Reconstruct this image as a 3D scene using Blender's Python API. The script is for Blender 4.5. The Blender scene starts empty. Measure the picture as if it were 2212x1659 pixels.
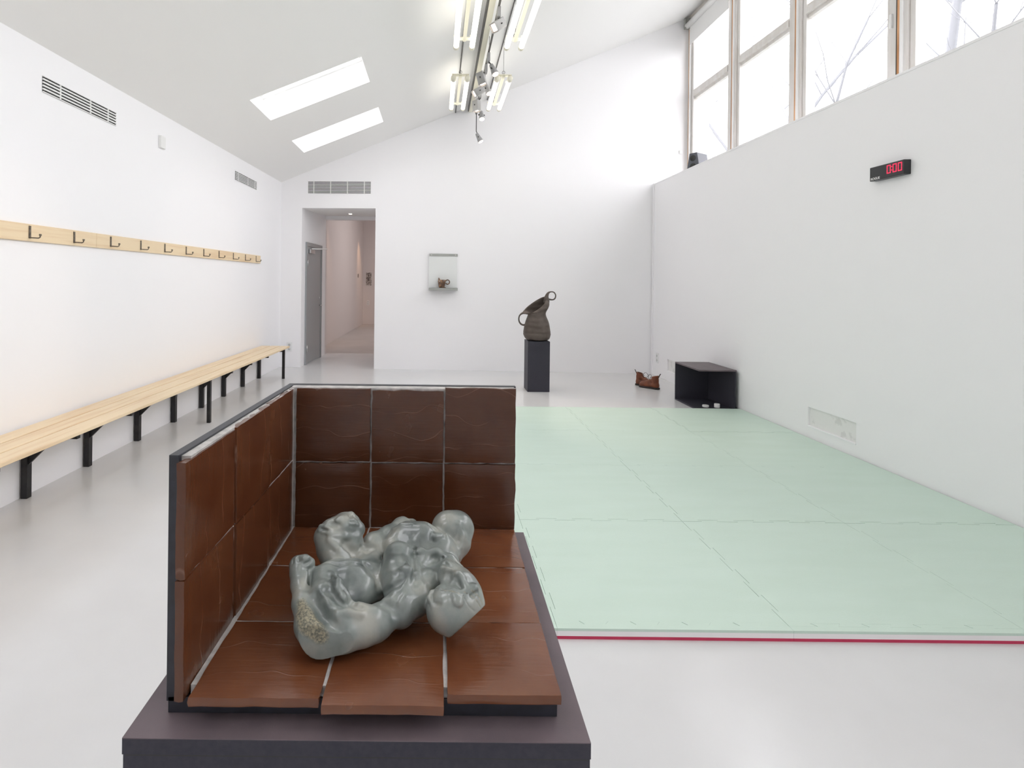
import bpy, bmesh, math, random
import numpy as np
from mathutils import Vector, Matrix, noise
random.seed(4)
scene = bpy.context.scene
COL = scene.collection

# ------------------------------------------------------------------ camera, world, exposure
W_PX, F_PX, CX, CY, S_ROLL, CAM_H = 2212.0, 1149.0, 945.0, 608.0, 0.011, 1.5
cam_data = bpy.data.cameras.new('camera')
cam = bpy.data.objects.new('camera', cam_data)
COL.objects.link(cam)
cam_data.sensor_width = 36.0
cam_data.lens = F_PX / W_PX * 36.0
cam_data.shift_x = (1106.0 - CX) / W_PX
cam_data.shift_y = -(829.5 - CY) / W_PX
cam_data.clip_start = 0.03
cam_data.clip_end = 200
n_ = math.sqrt(1 + S_ROLL * S_ROLL)
cam.matrix_world = Matrix(((1 / n_, -S_ROLL / n_, 0, 0), (0, 0, -1, 0), (S_ROLL / n_, 1 / n_, 0, CAM_H), (0, 0, 0, 1)))
scene.camera = cam

world = bpy.data.worlds.new('world')
scene.world = world
world.use_nodes = True
bg = world.node_tree.nodes['Background']
bg.inputs[0].default_value = (0.975, 0.965, 1.0, 1)
bg.inputs[1].default_value = 4.3
vs = scene.view_settings
vs.view_transform = 'Standard'
vs.look = 'None'
vs.gamma = 1.0
vs.use_curve_mapping = False
vs.exposure = 0.37
scene.cycles.max_bounces = 10
scene.cycles.diffuse_bounces = 8
scene.cycles.glossy_bounces = 4
scene.cycles.transparent_max_bounces = 12
scene.cycles.sample_clamp_indirect = 6
scene.cycles.caustics_reflective = False
scene.cycles.caustics_refractive = False


def portal(loc, rot, sx, sy):
    l = bpy.data.lights.new('daylight_portal', 'AREA')
    l.shape = 'RECTANGLE'
    l.size = sx
    l.size_y = sy
    l.cycles.is_portal = True
    o = bpy.data.objects.new('daylight_portal', l)
    o.location = loc
    o.rotation_euler = rot
    COL.objects.link(o)


# ------------------------------------------------------------------ room dimensions
def zc(x):            # underside of the sloping ceiling
    return 3.18 + 0.402 * (x + 2.69)


def yb(x):            # face of the back wall
    return 9.02 - 0.045 * x


def xl(y):            # face of the left wall
    return -2.885 + 0.020 * y


XR, XW, LEDGE, Y0 = 3.58, 4.12, 3.16, -2.6
RADS = math.radians
portal((XW + 0.30, 3.1, 4.45), (0, RADS(90), 0), 2.8, 11.6)
SKY = [(5.75, 6.47), (7.41, 8.09), (2.43, 3.12), (0.77, 1.46), (-0.89, -0.2)]     # the last three are added out of view for fill light
for a_, b_ in SKY:
    portal((-1.45, (a_ + b_) / 2, zc(-1.45) + 0.33), (0, -math.atan(0.402), 0), 1.3, 0.72)


# ------------------------------------------------------------------ materials
def mat(name, col, rough=0.5, metal=0.0, spec=0.5, coat=0.0, coat_rough=0.1, var=None, vscale=6.0, bump=0.0, bscale=40.0,
        vdetail=4.0, stretch=(1, 1, 1), emit=None, estr=0.0, wave=None, rvar=0.0, lohi=(0.35, 0.65)):
    m = bpy.data.materials.new(name)
    m.use_nodes = True
    nt = m.node_tree
    N, L = nt.nodes, nt.links
    p = N['Principled BSDF']
    p.inputs['Base Color'].default_value = (*col, 1)
    p.inputs['Roughness'].default_value = rough
    p.inputs['Metallic'].default_value = metal
    p.inputs['Specular IOR Level'].default_value = spec
    p.inputs['Coat Weight'].default_value = coat
    p.inputs['Coat Roughness'].default_value = coat_rough
    if emit:
        p.inputs['Emission Color'].default_value = (*emit, 1)
        p.inputs['Emission Strength'].default_value = estr
    tc = N.new('ShaderNodeTexCoord')
    mp = N.new('ShaderNodeMapping')
    mp.inputs['Scale'].default_value = stretch
    L.new(tc.outputs['Object'], mp.inputs[0])
    if var or rvar:
        nz = N.new('ShaderNodeTexNoise')
        nz.inputs['Scale'].default_value = vscale
        nz.inputs['Detail'].default_value = vdetail
        L.new(mp.outputs[0], nz.inputs['Vector'])
        mr = N.new('ShaderNodeMapRange')
        mr.inputs[1].default_value, mr.inputs[2].default_value = lohi
        L.new(nz.outputs[0], mr.inputs[0])
        if var:
            mx = N.new('ShaderNodeMix')
            mx.data_type = 'RGBA'
            mx.inputs[6].default_value = (*col, 1)
            mx.inputs[7].default_value = (*var, 1)
            L.new(mr.outputs[0], mx.inputs[0])
            L.new(mx.outputs[2], p.inputs['Base Color'])
        if rvar:
            r2 = N.new('ShaderNodeMapRange')
            r2.inputs[1].default_value, r2.inputs[2].default_value = lohi
            r2.inputs[3].default_value, r2.inputs[4].default_value = rough, rough + rvar
            L.new(nz.outputs[0], r2.inputs[0])
            L.new(r2.outputs[0], p.inputs['Roughness'])
    if bump:
        if wave:
            nb = N.new('ShaderNodeTexWave')
            nb.bands_direction = wave[0]
            nb.inputs['Scale'].default_value = bscale
            nb.inputs['Distortion'].default_value = wave[1]
            nb.inputs['Detail'].default_value = 3
            nb.inputs['Detail Scale'].default_value = wave[2]
        else:
            nb = N.new('ShaderNodeTexNoise')
            nb.inputs['Scale'].default_value = bscale
            nb.inputs['Detail'].default_value = 5
        L.new(mp.outputs[0], nb.inputs['Vector'])
        bp = N.new('ShaderNodeBump')
        bp.inputs['Strength'].default_value = 1.0
        bp.inputs['Distance'].default_value = bump
        L.new(nb.outputs[0], bp.inputs['Height'])
        L.new(bp.outputs[0], p.inputs['Normal'])
    return m


M_WALL = mat('wall_paint', (0.88, 0.875, 0.89), 0.6, bump=0.0006, bscale=25)
M_CEIL = mat('ceiling_paint', (0.86, 0.855, 0.845), 0.7, bump=0.0004, bscale=20)
M_WALL2 = mat('corridor_paint', (0.72, 0.68, 0.67), 0.6)
M_FLOOR = mat('polished_concrete_floor', (0.685, 0.69, 0.695), 0.16, var=(0.635, 0.635, 0.635), vscale=1.1, vdetail=8, bump=0.0003, bscale=6, rvar=0.10)
M_FLOOR2 = mat('corridor_floor', (0.52, 0.49, 0.47), 0.3, var=(0.46, 0.43, 0.41), vscale=1.5)
M_WHITE = mat('white_enamel', (0.80, 0.80, 0.79), 0.35)
M_FRAME = mat('window_frame_paint', (0.72, 0.70, 0.68), 0.4, var=(0.66, 0.63, 0.59), vscale=14, stretch=(1, 1, .2))
M_PINE_OLD = mat('bare_orange_timber', (0.72, 0.40, 0.20), 0.6, var=(0.42, 0.20, 0.08), vscale=18, stretch=(1, 1, .15))
M_GAP = mat('black_gasket', (0.03, 0.03, 0.028), 0.7)
M_DARK = mat('vent_void', (0.035, 0.035, 0.035), 0.9)
M_STEEL_DOOR = mat('grey_steel_door', (0.34, 0.36, 0.37), 0.25, metal=0.35)
M_CHROME = mat('chrome', (0.6, 0.6, 0.6), 0.2, metal=1)
M_PINE = mat('pine_board', (0.80, 0.645, 0.435), 0.45, var=(0.70, 0.50, 0.30), vscale=4, stretch=(7, .35, 7), vdetail=4, bump=0.0003, bscale=30, lohi=(.48, .75))
M_BLACKSTEEL = mat('blackened_steel', (0.022, 0.021, 0.022), 0.4, metal=0.4, bump=0.0004, bscale=80, var=(0.05, 0.045, 0.04), vscale=12, lohi=(.5, .8))
M_HOOK = mat('raw_iron', (0.12, 0.10, 0.08), 0.4, metal=0.7, var=(0.22, 0.19, 0.15), vscale=60)
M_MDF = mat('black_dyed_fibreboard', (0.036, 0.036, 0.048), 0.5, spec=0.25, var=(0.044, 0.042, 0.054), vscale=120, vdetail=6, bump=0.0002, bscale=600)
M_MDF_LIT_TOP = mat('black_fibreboard_lit_top', (0.155, 0.122, 0.132), 0.45, spec=0.3, var=(0.115, 0.092, 0.102), vscale=9, vdetail=8, bump=0.0002, bscale=500)  # lighter copy: brightness of the upward face put into the colour
M_BOARD = mat('black_baseboard', (0.020, 0.021, 0.026), 0.45, var=(0.028, 0.030, 0.040), vscale=50)
M_GROUT = mat('grey_mortar', (0.52, 0.50, 0.48), 0.85, var=(0.36, 0.35, 0.34), vscale=60, bump=0.0012, bscale=160)
M_MATG = mat('green_mat_foam', (0.585, 0.72, 0.635), 0.42, var=(0.565, 0.70, 0.61), vscale=2.0, bump=0.0008, bscale=120, stretch=(1, 4, 1), spec=0.4)
M_MATW = mat('white_mat_foam', (0.86, 0.84, 0.84), 0.7)
M_MATR = mat('red_mat_foam', (0.55, 0.035, 0.10), 0.6)
M_JUG = mat('brown_stoneware', (0.070, 0.052, 0.043), 0.62, var=(0.100, 0.078, 0.066), vscale=9, bump=0.004, bscale=4.0, stretch=(1, 1, 1), wave=('Z', 4.0, 1.0))
M_BOOT = mat('rust_leather', (0.19, 0.052, 0.018), 0.42, var=(0.10, 0.028, 0.012), vscale=14, bump=0.003, bscale=22)
M_SOLE = mat('dark_rubber_sole', (0.022, 0.018, 0.016), 0.6)
M_CLOCK = mat('black_clock_case', (0.020, 0.021, 0.024), 0.35)
M_LED = mat('red_led_segment', (0.3, 0.0, 0.02), 0.4, emit=(1.0, 0.03, 0.10), estr=0.85)
M_LETTER = mat('white_lettering', (0.8, 0.8, 0.8), 0.5)
M_TUBE = mat('lit_fluorescent_cover', (0.9, 0.88, 0.8), 0.3, emit=(1.0, 0.97, 0.90), estr=2.2)
M_CREAM = mat('aged_cream_plastic', (0.78, 0.75, 0.62), 0.35)
M_SPOT = mat('grey_spot_housing', (0.34, 0.34, 0.345), 0.45)
M_SPOTLIT = mat('lit_lamp_face', (1, 0.9, 0.8), 0.3, emit=(1.0, 0.80, 0.62), estr=4.0)
M_TRACK = mat('dark_track', (0.10, 0.095, 0.09), 0.5)
M_GREYMETAL = mat('brushed_steel_shelf', (0.40, 0.41, 0.385), 0.35, metal=0.6)
M_PANEL = mat('glossy_shelf_back', (0.74, 0.76, 0.75), 0.12)
M_CUP = mat('copper_brown_glaze', (0.085, 0.035, 0.014), 0.18, var=(0.33, 0.17, 0.07), vscale=22, coat=0.8, bump=0.004, bscale=30, lohi=(.5, .7))
M_PUCK = mat('white_chalk_block', (0.86, 0.86, 0.85), 0.6)
M_SOCKET = mat('socket_plastic', (0.78, 0.79, 0.79), 0.3)
M_SOCKHOLE = mat('socket_recess', (0.56, 0.56, 0.56), 0.5)
M_BARK = mat('pale_hazy_bark', (0.23, 0.235, 0.25), 0.9)
M_PATCH = mat('rough_painted_plaster', (0.80, 0.80, 0.79), 0.7, var=(0.70, 0.70, 0.69), vscale=14, vdetail=8, bump=0.003, bscale=50, lohi=(.55, .62))
M_POSTER = mat('poster_print', (0.45, 0.41, 0.38), 0.6, var=(0.12, 0.10, 0.09), vscale=26, vdetail=1, lohi=(.52, .56))
M_GROUND = mat('outdoor_ground', (0.36, 0.37, 0.36), 0.9, var=(0.28, 0.29, 0.28), vscale=1)
M_SPK = mat('dark_grey_speaker', (0.075, 0.08, 0.095), 0.4)


def glass_mat():
    m = bpy.data.materials.new('clear_window_glass')
    m.use_nodes = True
    nt = m.node_tree
    nt.nodes.clear()
    o = nt.nodes.new('ShaderNodeOutputMaterial')
    mx = nt.nodes.new('ShaderNodeMixShader')
    tr = nt.nodes.new('ShaderNodeBsdfTransparent')
    gl = nt.nodes.new('ShaderNodeBsdfGlossy')
    gl.inputs['Roughness'].default_value = 0.02
    fr = nt.nodes.new('ShaderNodeFresnel')
    fr.inputs[0].default_value = 1.35
    ge = nt.nodes.new('ShaderNodeNewGeometry')      # reflect only on entering the sheet, never from inside it
    iv = nt.nodes.new('ShaderNodeMath')
    iv.operation = 'SUBTRACT'
    iv.inputs[0].default_value = 1.0
    nt.links.new(ge.outputs['Backfacing'], iv.inputs[1])
    mu = nt.nodes.new('ShaderNodeMath')
    mu.operation = 'MULTIPLY'
    nt.links.new(fr.outputs[0], mu.inputs[0])
    nt.links.new(iv.outputs[0], mu.inputs[1])
    nt.links.new(mu.outputs[0], mx.inputs[0])
    nt.links.new(tr.outputs[0], mx.inputs[1])
    nt.links.new(gl.outputs[0], mx.inputs[2])
    nt.links.new(mx.outputs[0], o.inputs[0])
    return m


M_GLASS = glass_mat()


def tile_mat(name, axis, lit_k=1.0):  # scale puts each face's brightness into the glaze colour
    # brown salt glaze with throwing lines across; random tint per tile
    m = mat(name, (0.083, 0.030, 0.016), 0.24, coat=0.25, coat_rough=0.15, spec=0.42)
    nt = m.node_tree
    N, L = nt.nodes, nt.links
    p = N['Principled BSDF']
    tc = next(n for n in N if n.type == 'TEX_COORD')
    oi = N.new('ShaderNodeObjectInfo')
    add = N.new('ShaderNodeVectorMath')
    add.operation = 'MULTIPLY_ADD'
    cmb = N.new('ShaderNodeCombineXYZ')
    for i in range(3):
        L.new(oi.outputs['Random'], cmb.inputs[i])
    L.new(cmb.outputs[0], add.inputs[0])
    add.inputs[1].default_value = (9, 5, 7)
    L.new(tc.outputs['Object'], add.inputs[2])
    sc = {'X': (90, 7, 7), 'Y': (7, 90, 7), 'Z': (7, 7, 90)}[axis]
    mp = N.new('ShaderNodeMapping')
    mp.inputs['Scale'].default_value = sc
    L.new(add.outputs[0], mp.inputs[0])
    nz = N.new('ShaderNodeTexNoise')
    nz.inputs['Scale'].default_value = 1.6
    nz.inputs['Detail'].default_value = 6
    nz.inputs['Roughness'].default_value = 0.62
    L.new(mp.outputs[0], nz.inputs['Vector'])
    # long wandering ridges
    mp2 = N.new('ShaderNodeMapping')
    mp2.inputs['Scale'].default_value = tuple(12 for s in sc)
    L.new(add.outputs[0], mp2.inputs[0])
    rn = N.new('ShaderNodeTexNoise')
    rn.inputs['Scale'].default_value = 1.0
    rn.inputs['Detail'].default_value = 1
    L.new(mp2.outputs[0], rn.inputs['Vector'])
    sep = N.new('ShaderNodeSeparateXYZ')
    L.new(add.outputs[0], sep.inputs[0])
    ka = N.new('ShaderNodeMath')
    ka.operation = 'MULTIPLY_ADD'
    ka.inputs[1].default_value = 17.0
    L.new(sep.outputs['XYZ'.index(axis)], ka.inputs[0])
    kn = N.new('ShaderNodeMath')
    kn.operation = 'MULTIPLY'
    kn.inputs[1].default_value = 1.1
    L.new(rn.outputs[0], kn.inputs[0])
    L.new(kn.outputs[0], ka.inputs[2])
    ab = N.new('ShaderNodeMath')
    ab.operation = 'PINGPONG'
    ab.inputs[1].default_value = 0.5
    L.new(ka.outputs[0], ab.inputs[0])
    rr = N.new('ShaderNodeMapRange')
    rr.inputs[1].default_value, rr.inputs[2].default_value = 0.0, 0.022
    rr.inputs[3].default_value, rr.inputs[4].default_value = 1.0, 0.0
    L.new(ab.outputs[0], rr.inputs[0])
    big = N.new('ShaderNodeTexNoise')
    big.inputs['Scale'].default_value = 14
    big.inputs['Detail'].default_value = 3
    L.new(add.outputs[0], big.inputs['Vector'])
    mx = N.new('ShaderNodeMix')
    mx.data_type = 'RGBA'
    mx.inputs[6].default_value = (0.085 * lit_k, 0.026 * lit_k, 0.011 * lit_k, 1)
    mx.inputs[7].default_value = (0.135 * lit_k, 0.048 * lit_k, 0.019 * lit_k, 1)
    mr = N.new('ShaderNodeMapRange')
    mr.inputs[1].default_value, mr.inputs[2].default_value = 0.15, 0.85
    L.new(big.outputs[0], mr.inputs[0])
    L.new(mr.outputs[0], mx.inputs[0])
    mx2 = N.new('ShaderNodeMix')
    mx2.data_type = 'RGBA'
    mx2.inputs[7].default_value = (0.30, 0.17, 0.12, 1)
    ml = N.new('ShaderNodeMath')
    ml.operation = 'MULTIPLY'
    ml.inputs[1].default_value = 0.42
    msk = N.new('ShaderNodeMapRange')
    msk.inputs[1].default_value, msk.inputs[2].default_value = 0.35, 0.70
    L.new(big.outputs[0], msk.inputs[0])
    rm = N.new('ShaderNodeMath')
    rm.operation = 'MULTIPLY'
    L.new(rr.outputs[0], rm.inputs[0])
    L.new(msk.outputs[0], rm.inputs[1])
    L.new(rm.outputs[0], ml.inputs[0])
    L.new(ml.outputs[0], mx2.inputs[0])
    L.new(mx.outputs[2], mx2.inputs[6])
    L.new(mx2.outputs[2], p.inputs['Base Color'])
    r3 = N.new('ShaderNodeMapRange')
    r3.inputs[1].default_value, r3.inputs[2].default_value = 0.15, 0.85
    r3.inputs[3].default_value, r3.inputs[4].default_value = 0.13, 0.32
    L.new(big.outputs[0], r3.inputs[0])
    L.new(r3.outputs[0], p.inputs['Roughness'])
    b1 = N.new('ShaderNodeBump')
    b1.inputs['Distance'].default_value = 0.0005
    b1.inputs['Strength'].default_value = 0.8
    L.new(nz.outputs[0], b1.inputs['Height'])
    b2 = N.new('ShaderNodeBump')
    b2.inputs['Distance'].default_value = 0.0004
    L.new(rm.outputs[0], b2.inputs['Height'])
    L.new(b1.outputs[0], b2.inputs['Normal'])
    L.new(b2.outputs[0], p.inputs['Normal'])
    L.new(b2.outputs[0], p.inputs['Coat Normal'])
    return m


M_TILE_Y = tile_mat('brown_glaze_floor_lit', 'Y', 1.3)  # glaze lightened for the grazing gloss on the floor tiles
M_TILE_Z = tile_mat('brown_glaze_back_dimmed', 'Z', .66)  # same glaze darkened, standing for less gloss on the back tiles
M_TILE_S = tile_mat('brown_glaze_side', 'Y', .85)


def sculpt_mat():
    m = mat('grey_celadon_glaze', (0.25, 0.28, 0.26), 0.30, coat=0.55, coat_rough=0.07, bump=0.0004, bscale=60)
    nt = m.node_tree
    N, L = nt.nodes, nt.links
    p = N['Principled BSDF']
    tc = next(n for n in N if n.type == 'TEX_COORD')
    nz = N.new('ShaderNodeTexNoise')
    nz.inputs['Scale'].default_value = 17
    nz.inputs['Detail'].default_value = 6
    L.new(tc.outputs['Object'], nz.inputs['Vector'])
    cr = N.new('ShaderNodeValToRGB')
    e = cr.color_ramp.elements
    e[0].position, e[0].color = 0.36, (0.120, 0.142, 0.136, 1)
    e[1].position, e[1].color = 0.68, (0.31, 0.312, 0.275, 1)
    k = e.new(0.5)
    k.color = (0.205, 0.230, 0.215, 1)
    L.new(nz.outputs[0], cr.inputs[0])
    at = N.new('ShaderNodeAttribute')
    at.attribute_name = 'rough_patch'
    n2 = N.new('ShaderNodeTexNoise')
    n2.inputs['Scale'].default_value = 330
    n2.inputs['Detail'].default_value = 5
    L.new(tc.outputs['Object'], n2.inputs['Vector'])
    cr2 = N.new('ShaderNodeValToRGB')
    f = cr2.color_ramp.elements
    f[0].position, f[0].color = 0.38, (0.12, 0.12, 0.095, 1)
    f[1].position, f[1].color = 0.64, (0.33, 0.30, 0.21, 1)
    L.new(n2.outputs[0], cr2.inputs[0])
    mx = N.new('ShaderNodeMix')
    mx.data_type = 'RGBA'
    L.new(at.outputs['Fac'], mx.inputs[0])
    L.new(cr.outputs[0], mx.inputs[6])
    L.new(cr2.outputs[0], mx.inputs[7])
    L.new(mx.outputs[2], p.inputs['Base Color'])
    rg = N.new('ShaderNodeMapRange')
    rg.inputs[3].default_value, rg.inputs[4].default_value = 0.30, 0.75
    L.new(at.outputs['Fac'], rg.inputs[0])
    L.new(rg.outputs[0], p.inputs['Roughness'])
    ct = N.new('ShaderNodeMapRange')
    ct.inputs[3].default_value, ct.inputs[4].default_value = 0.55, 0.0
    L.new(at.outputs['Fac'], ct.inputs[0])
    L.new(ct.outputs[0], p.inputs['Coat Weight'])
    return m


M_SCULPT = sculpt_mat()


# ------------------------------------------------------------------ mesh helpers
def link(o, parent=None):
    COL.objects.link(o)
    if parent:
        o.parent = parent
    return o


def mesh_obj(name, verts, faces, m, parent=None, smooth=False):
    me = bpy.data.meshes.new(name)
    me.from_pydata([tuple(v) for v in verts], [], faces)
    me.materials.append(m)
    if smooth:
        me.polygons.foreach_set('use_smooth', [True] * len(me.polygons))
    return link(bpy.data.objects.new(name, me), parent)


def bm_obj(name, bm, m, parent=None, smooth=False):
    me = bpy.data.meshes.new(name)
    bmesh.ops.recalc_face_normals(bm, faces=bm.faces)
    bm.to_mesh(me)
    bm.free()
    me.materials.append(m)
    if smooth:
        me.polygons.foreach_set('use_smooth', [True] * len(me.polygons))
    return link(bpy.data.objects.new(name, me), parent)


def add_hexa(bm, b, t):      # b, t: four bottom and four top corners
    vb = [bm.verts.new(v) for v in b]
    vt = [bm.verts.new(v) for v in t]
    fs = [bm.faces.new(vb[::-1]), bm.faces.new(vt)]
    for i in range(4):
        j = (i + 1) % 4
        fs.append(bm.faces.new((vb[i], vb[j], vt[j], vt[i])))
    return vb + vt


def add_box(bm, x0, x1, y0, y1, z0, z1):
    return add_hexa(bm, [(x0, y0, z0), (x1, y0, z0), (x1, y1, z0), (x0, y1, z0)], [(x0, y0, z1), (x1, y0, z1), (x1, y1, z1), (x0, y1, z1)])


def bevel(bm, w, seg=2):
    bmesh.ops.recalc_face_normals(bm, faces=bm.faces)
    bmesh.ops.bevel(bm, geom=list(bm.edges), offset=w, segments=seg, affect='EDGES', profile=0.6, clamp_overlap=True)


def box(name, x0, x1, y0, y1, z0, z1, m, parent=None, bv=0.0):
    bm = bmesh.new()
    add_box(bm, x0, x1, y0, y1, z0, z1)
    if bv:
        bevel(bm, bv)
    return bm_obj(name, bm, m, parent)


def add_tube(bm, pts, r, n=8, caps=True):
    pts = [Vector(p) for p in pts]
    rs = r if isinstance(r, (list, tuple)) else [r] * len(pts)
    rings = []
    up = Vector((0.13, 0.31, 0.94)).normalized()
    for i, p in enumerate(pts):
        d = (pts[min(i + 1, len(pts) - 1)] - pts[max(i - 1, 0)]).normalized()
        if abs(d.dot(up)) > 0.95:
            up = Vector((1, 0.1, 0)).normalized()
        a = d.cross(up).normalized()
        b = d.cross(a).normalized()
        up = (up - d * up.dot(d)).normalized()
        rings.append([bm.verts.new(p + (a * math.cos(t) + b * math.sin(t)) * rs[i]) for t in [2 * math.pi * k / n for k in range(n)]])
    for r0, r1 in zip(rings, rings[1:]):
        for k in range(n):
            bm.faces.new((r0[k], r0[(k + 1) % n], r1[(k + 1) % n], r1[k]))
    if caps:
        bm.faces.new(rings[0])
        bm.faces.new(rings[-1][::-1])
    return rings


def tube(name, pts, r, m, parent=None, n=8, smooth=True):
    bm = bmesh.new()
    add_tube(bm, pts, r, n)
    return bm_obj(name, bm, m, parent, smooth)


def tag(o, label=None, cat=None, group=None, kind=None):
    if label:
        o['label'] = label
    if cat:
        o['category'] = cat
    if group:
        o['group'] = group
    if kind:
        o['kind'] = kind
    return o


def thing(name, label, cat, loc=(0, 0, 0), group=None):
    o = bpy.data.objects.new(name, None)
    o.empty_display_size = 0.05
    o.location = loc
    COL.objects.link(o)
    return tag(o, label, cat, group)


def adopt(root, *obs):       # children modelled in world space, kept there under a placed root
    for o in obs:
        o.parent = root
        o.matrix_parent_inverse = Matrix.Translation(-Vector(root.location))


def struct(o):
    o['kind'] = 'structure'
    return o


def grid_holes(name, f, us, vs_, holes, t, m, parent=None):
    U = sorted(set(list(us) + [h[0] for h in holes] + [h[1] for h in holes]))
    V = sorted(set(list(vs_) + [h[2] for h in holes] + [h[3] for h in holes]))
    bm = bmesh.new()
    A, B = {}, {}

    def va(i, j):
        if (i, j) not in A:
            p = Vector(f(U[i], V[j]))
            A[i, j] = bm.verts.new(p)
            B[i, j] = bm.verts.new(p + Vector(t))
        return A[i, j], B[i, j]
    nu, nv = len(U) - 1, len(V) - 1

    def solid(i, j):
        if i < 0 or j < 0 or i >= nu or j >= nv:
            return False
        cu, cv = (U[i] + U[i + 1]) / 2, (V[j] + V[j + 1]) / 2
        return not any(h[0] < cu < h[1] and h[2] < cv < h[3] for h in holes)
    for i in range(nu):
        for j in range(nv):
            if not solid(i, j):
                continue
            c = [va(i, j), va(i + 1, j), va(i + 1, j + 1), va(i, j + 1)]
            bm.faces.new([q[0] for q in c])
            bm.faces.new([q[1] for q in c][::-1])
            for k, (di, dj) in enumerate(((0, -1), (1, 0), (0, 1), (-1, 0))):
                if not solid(i + di, j + dj):
                    p, q = c[k], c[(k + 1) % 4]
                    bm.faces.new((p[0], p[1], q[1], q[0]))
    return bm_obj(name, bm, m, parent)


def un(px, py):
    dx, dy = px - CX, py - CY
    return dx + dy * S_ROLL, -dx * S_ROLL + dy


def ray(px, py):
    a, b = un(px, py)
    return Vector((a / F_PX, 1.0, -b / F_PX))


def at_z(px, py, z):
    r = ray(px, py)
    d = (z - CAM_H) / r.z
    return Vector((r.x * d, d, z))


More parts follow.
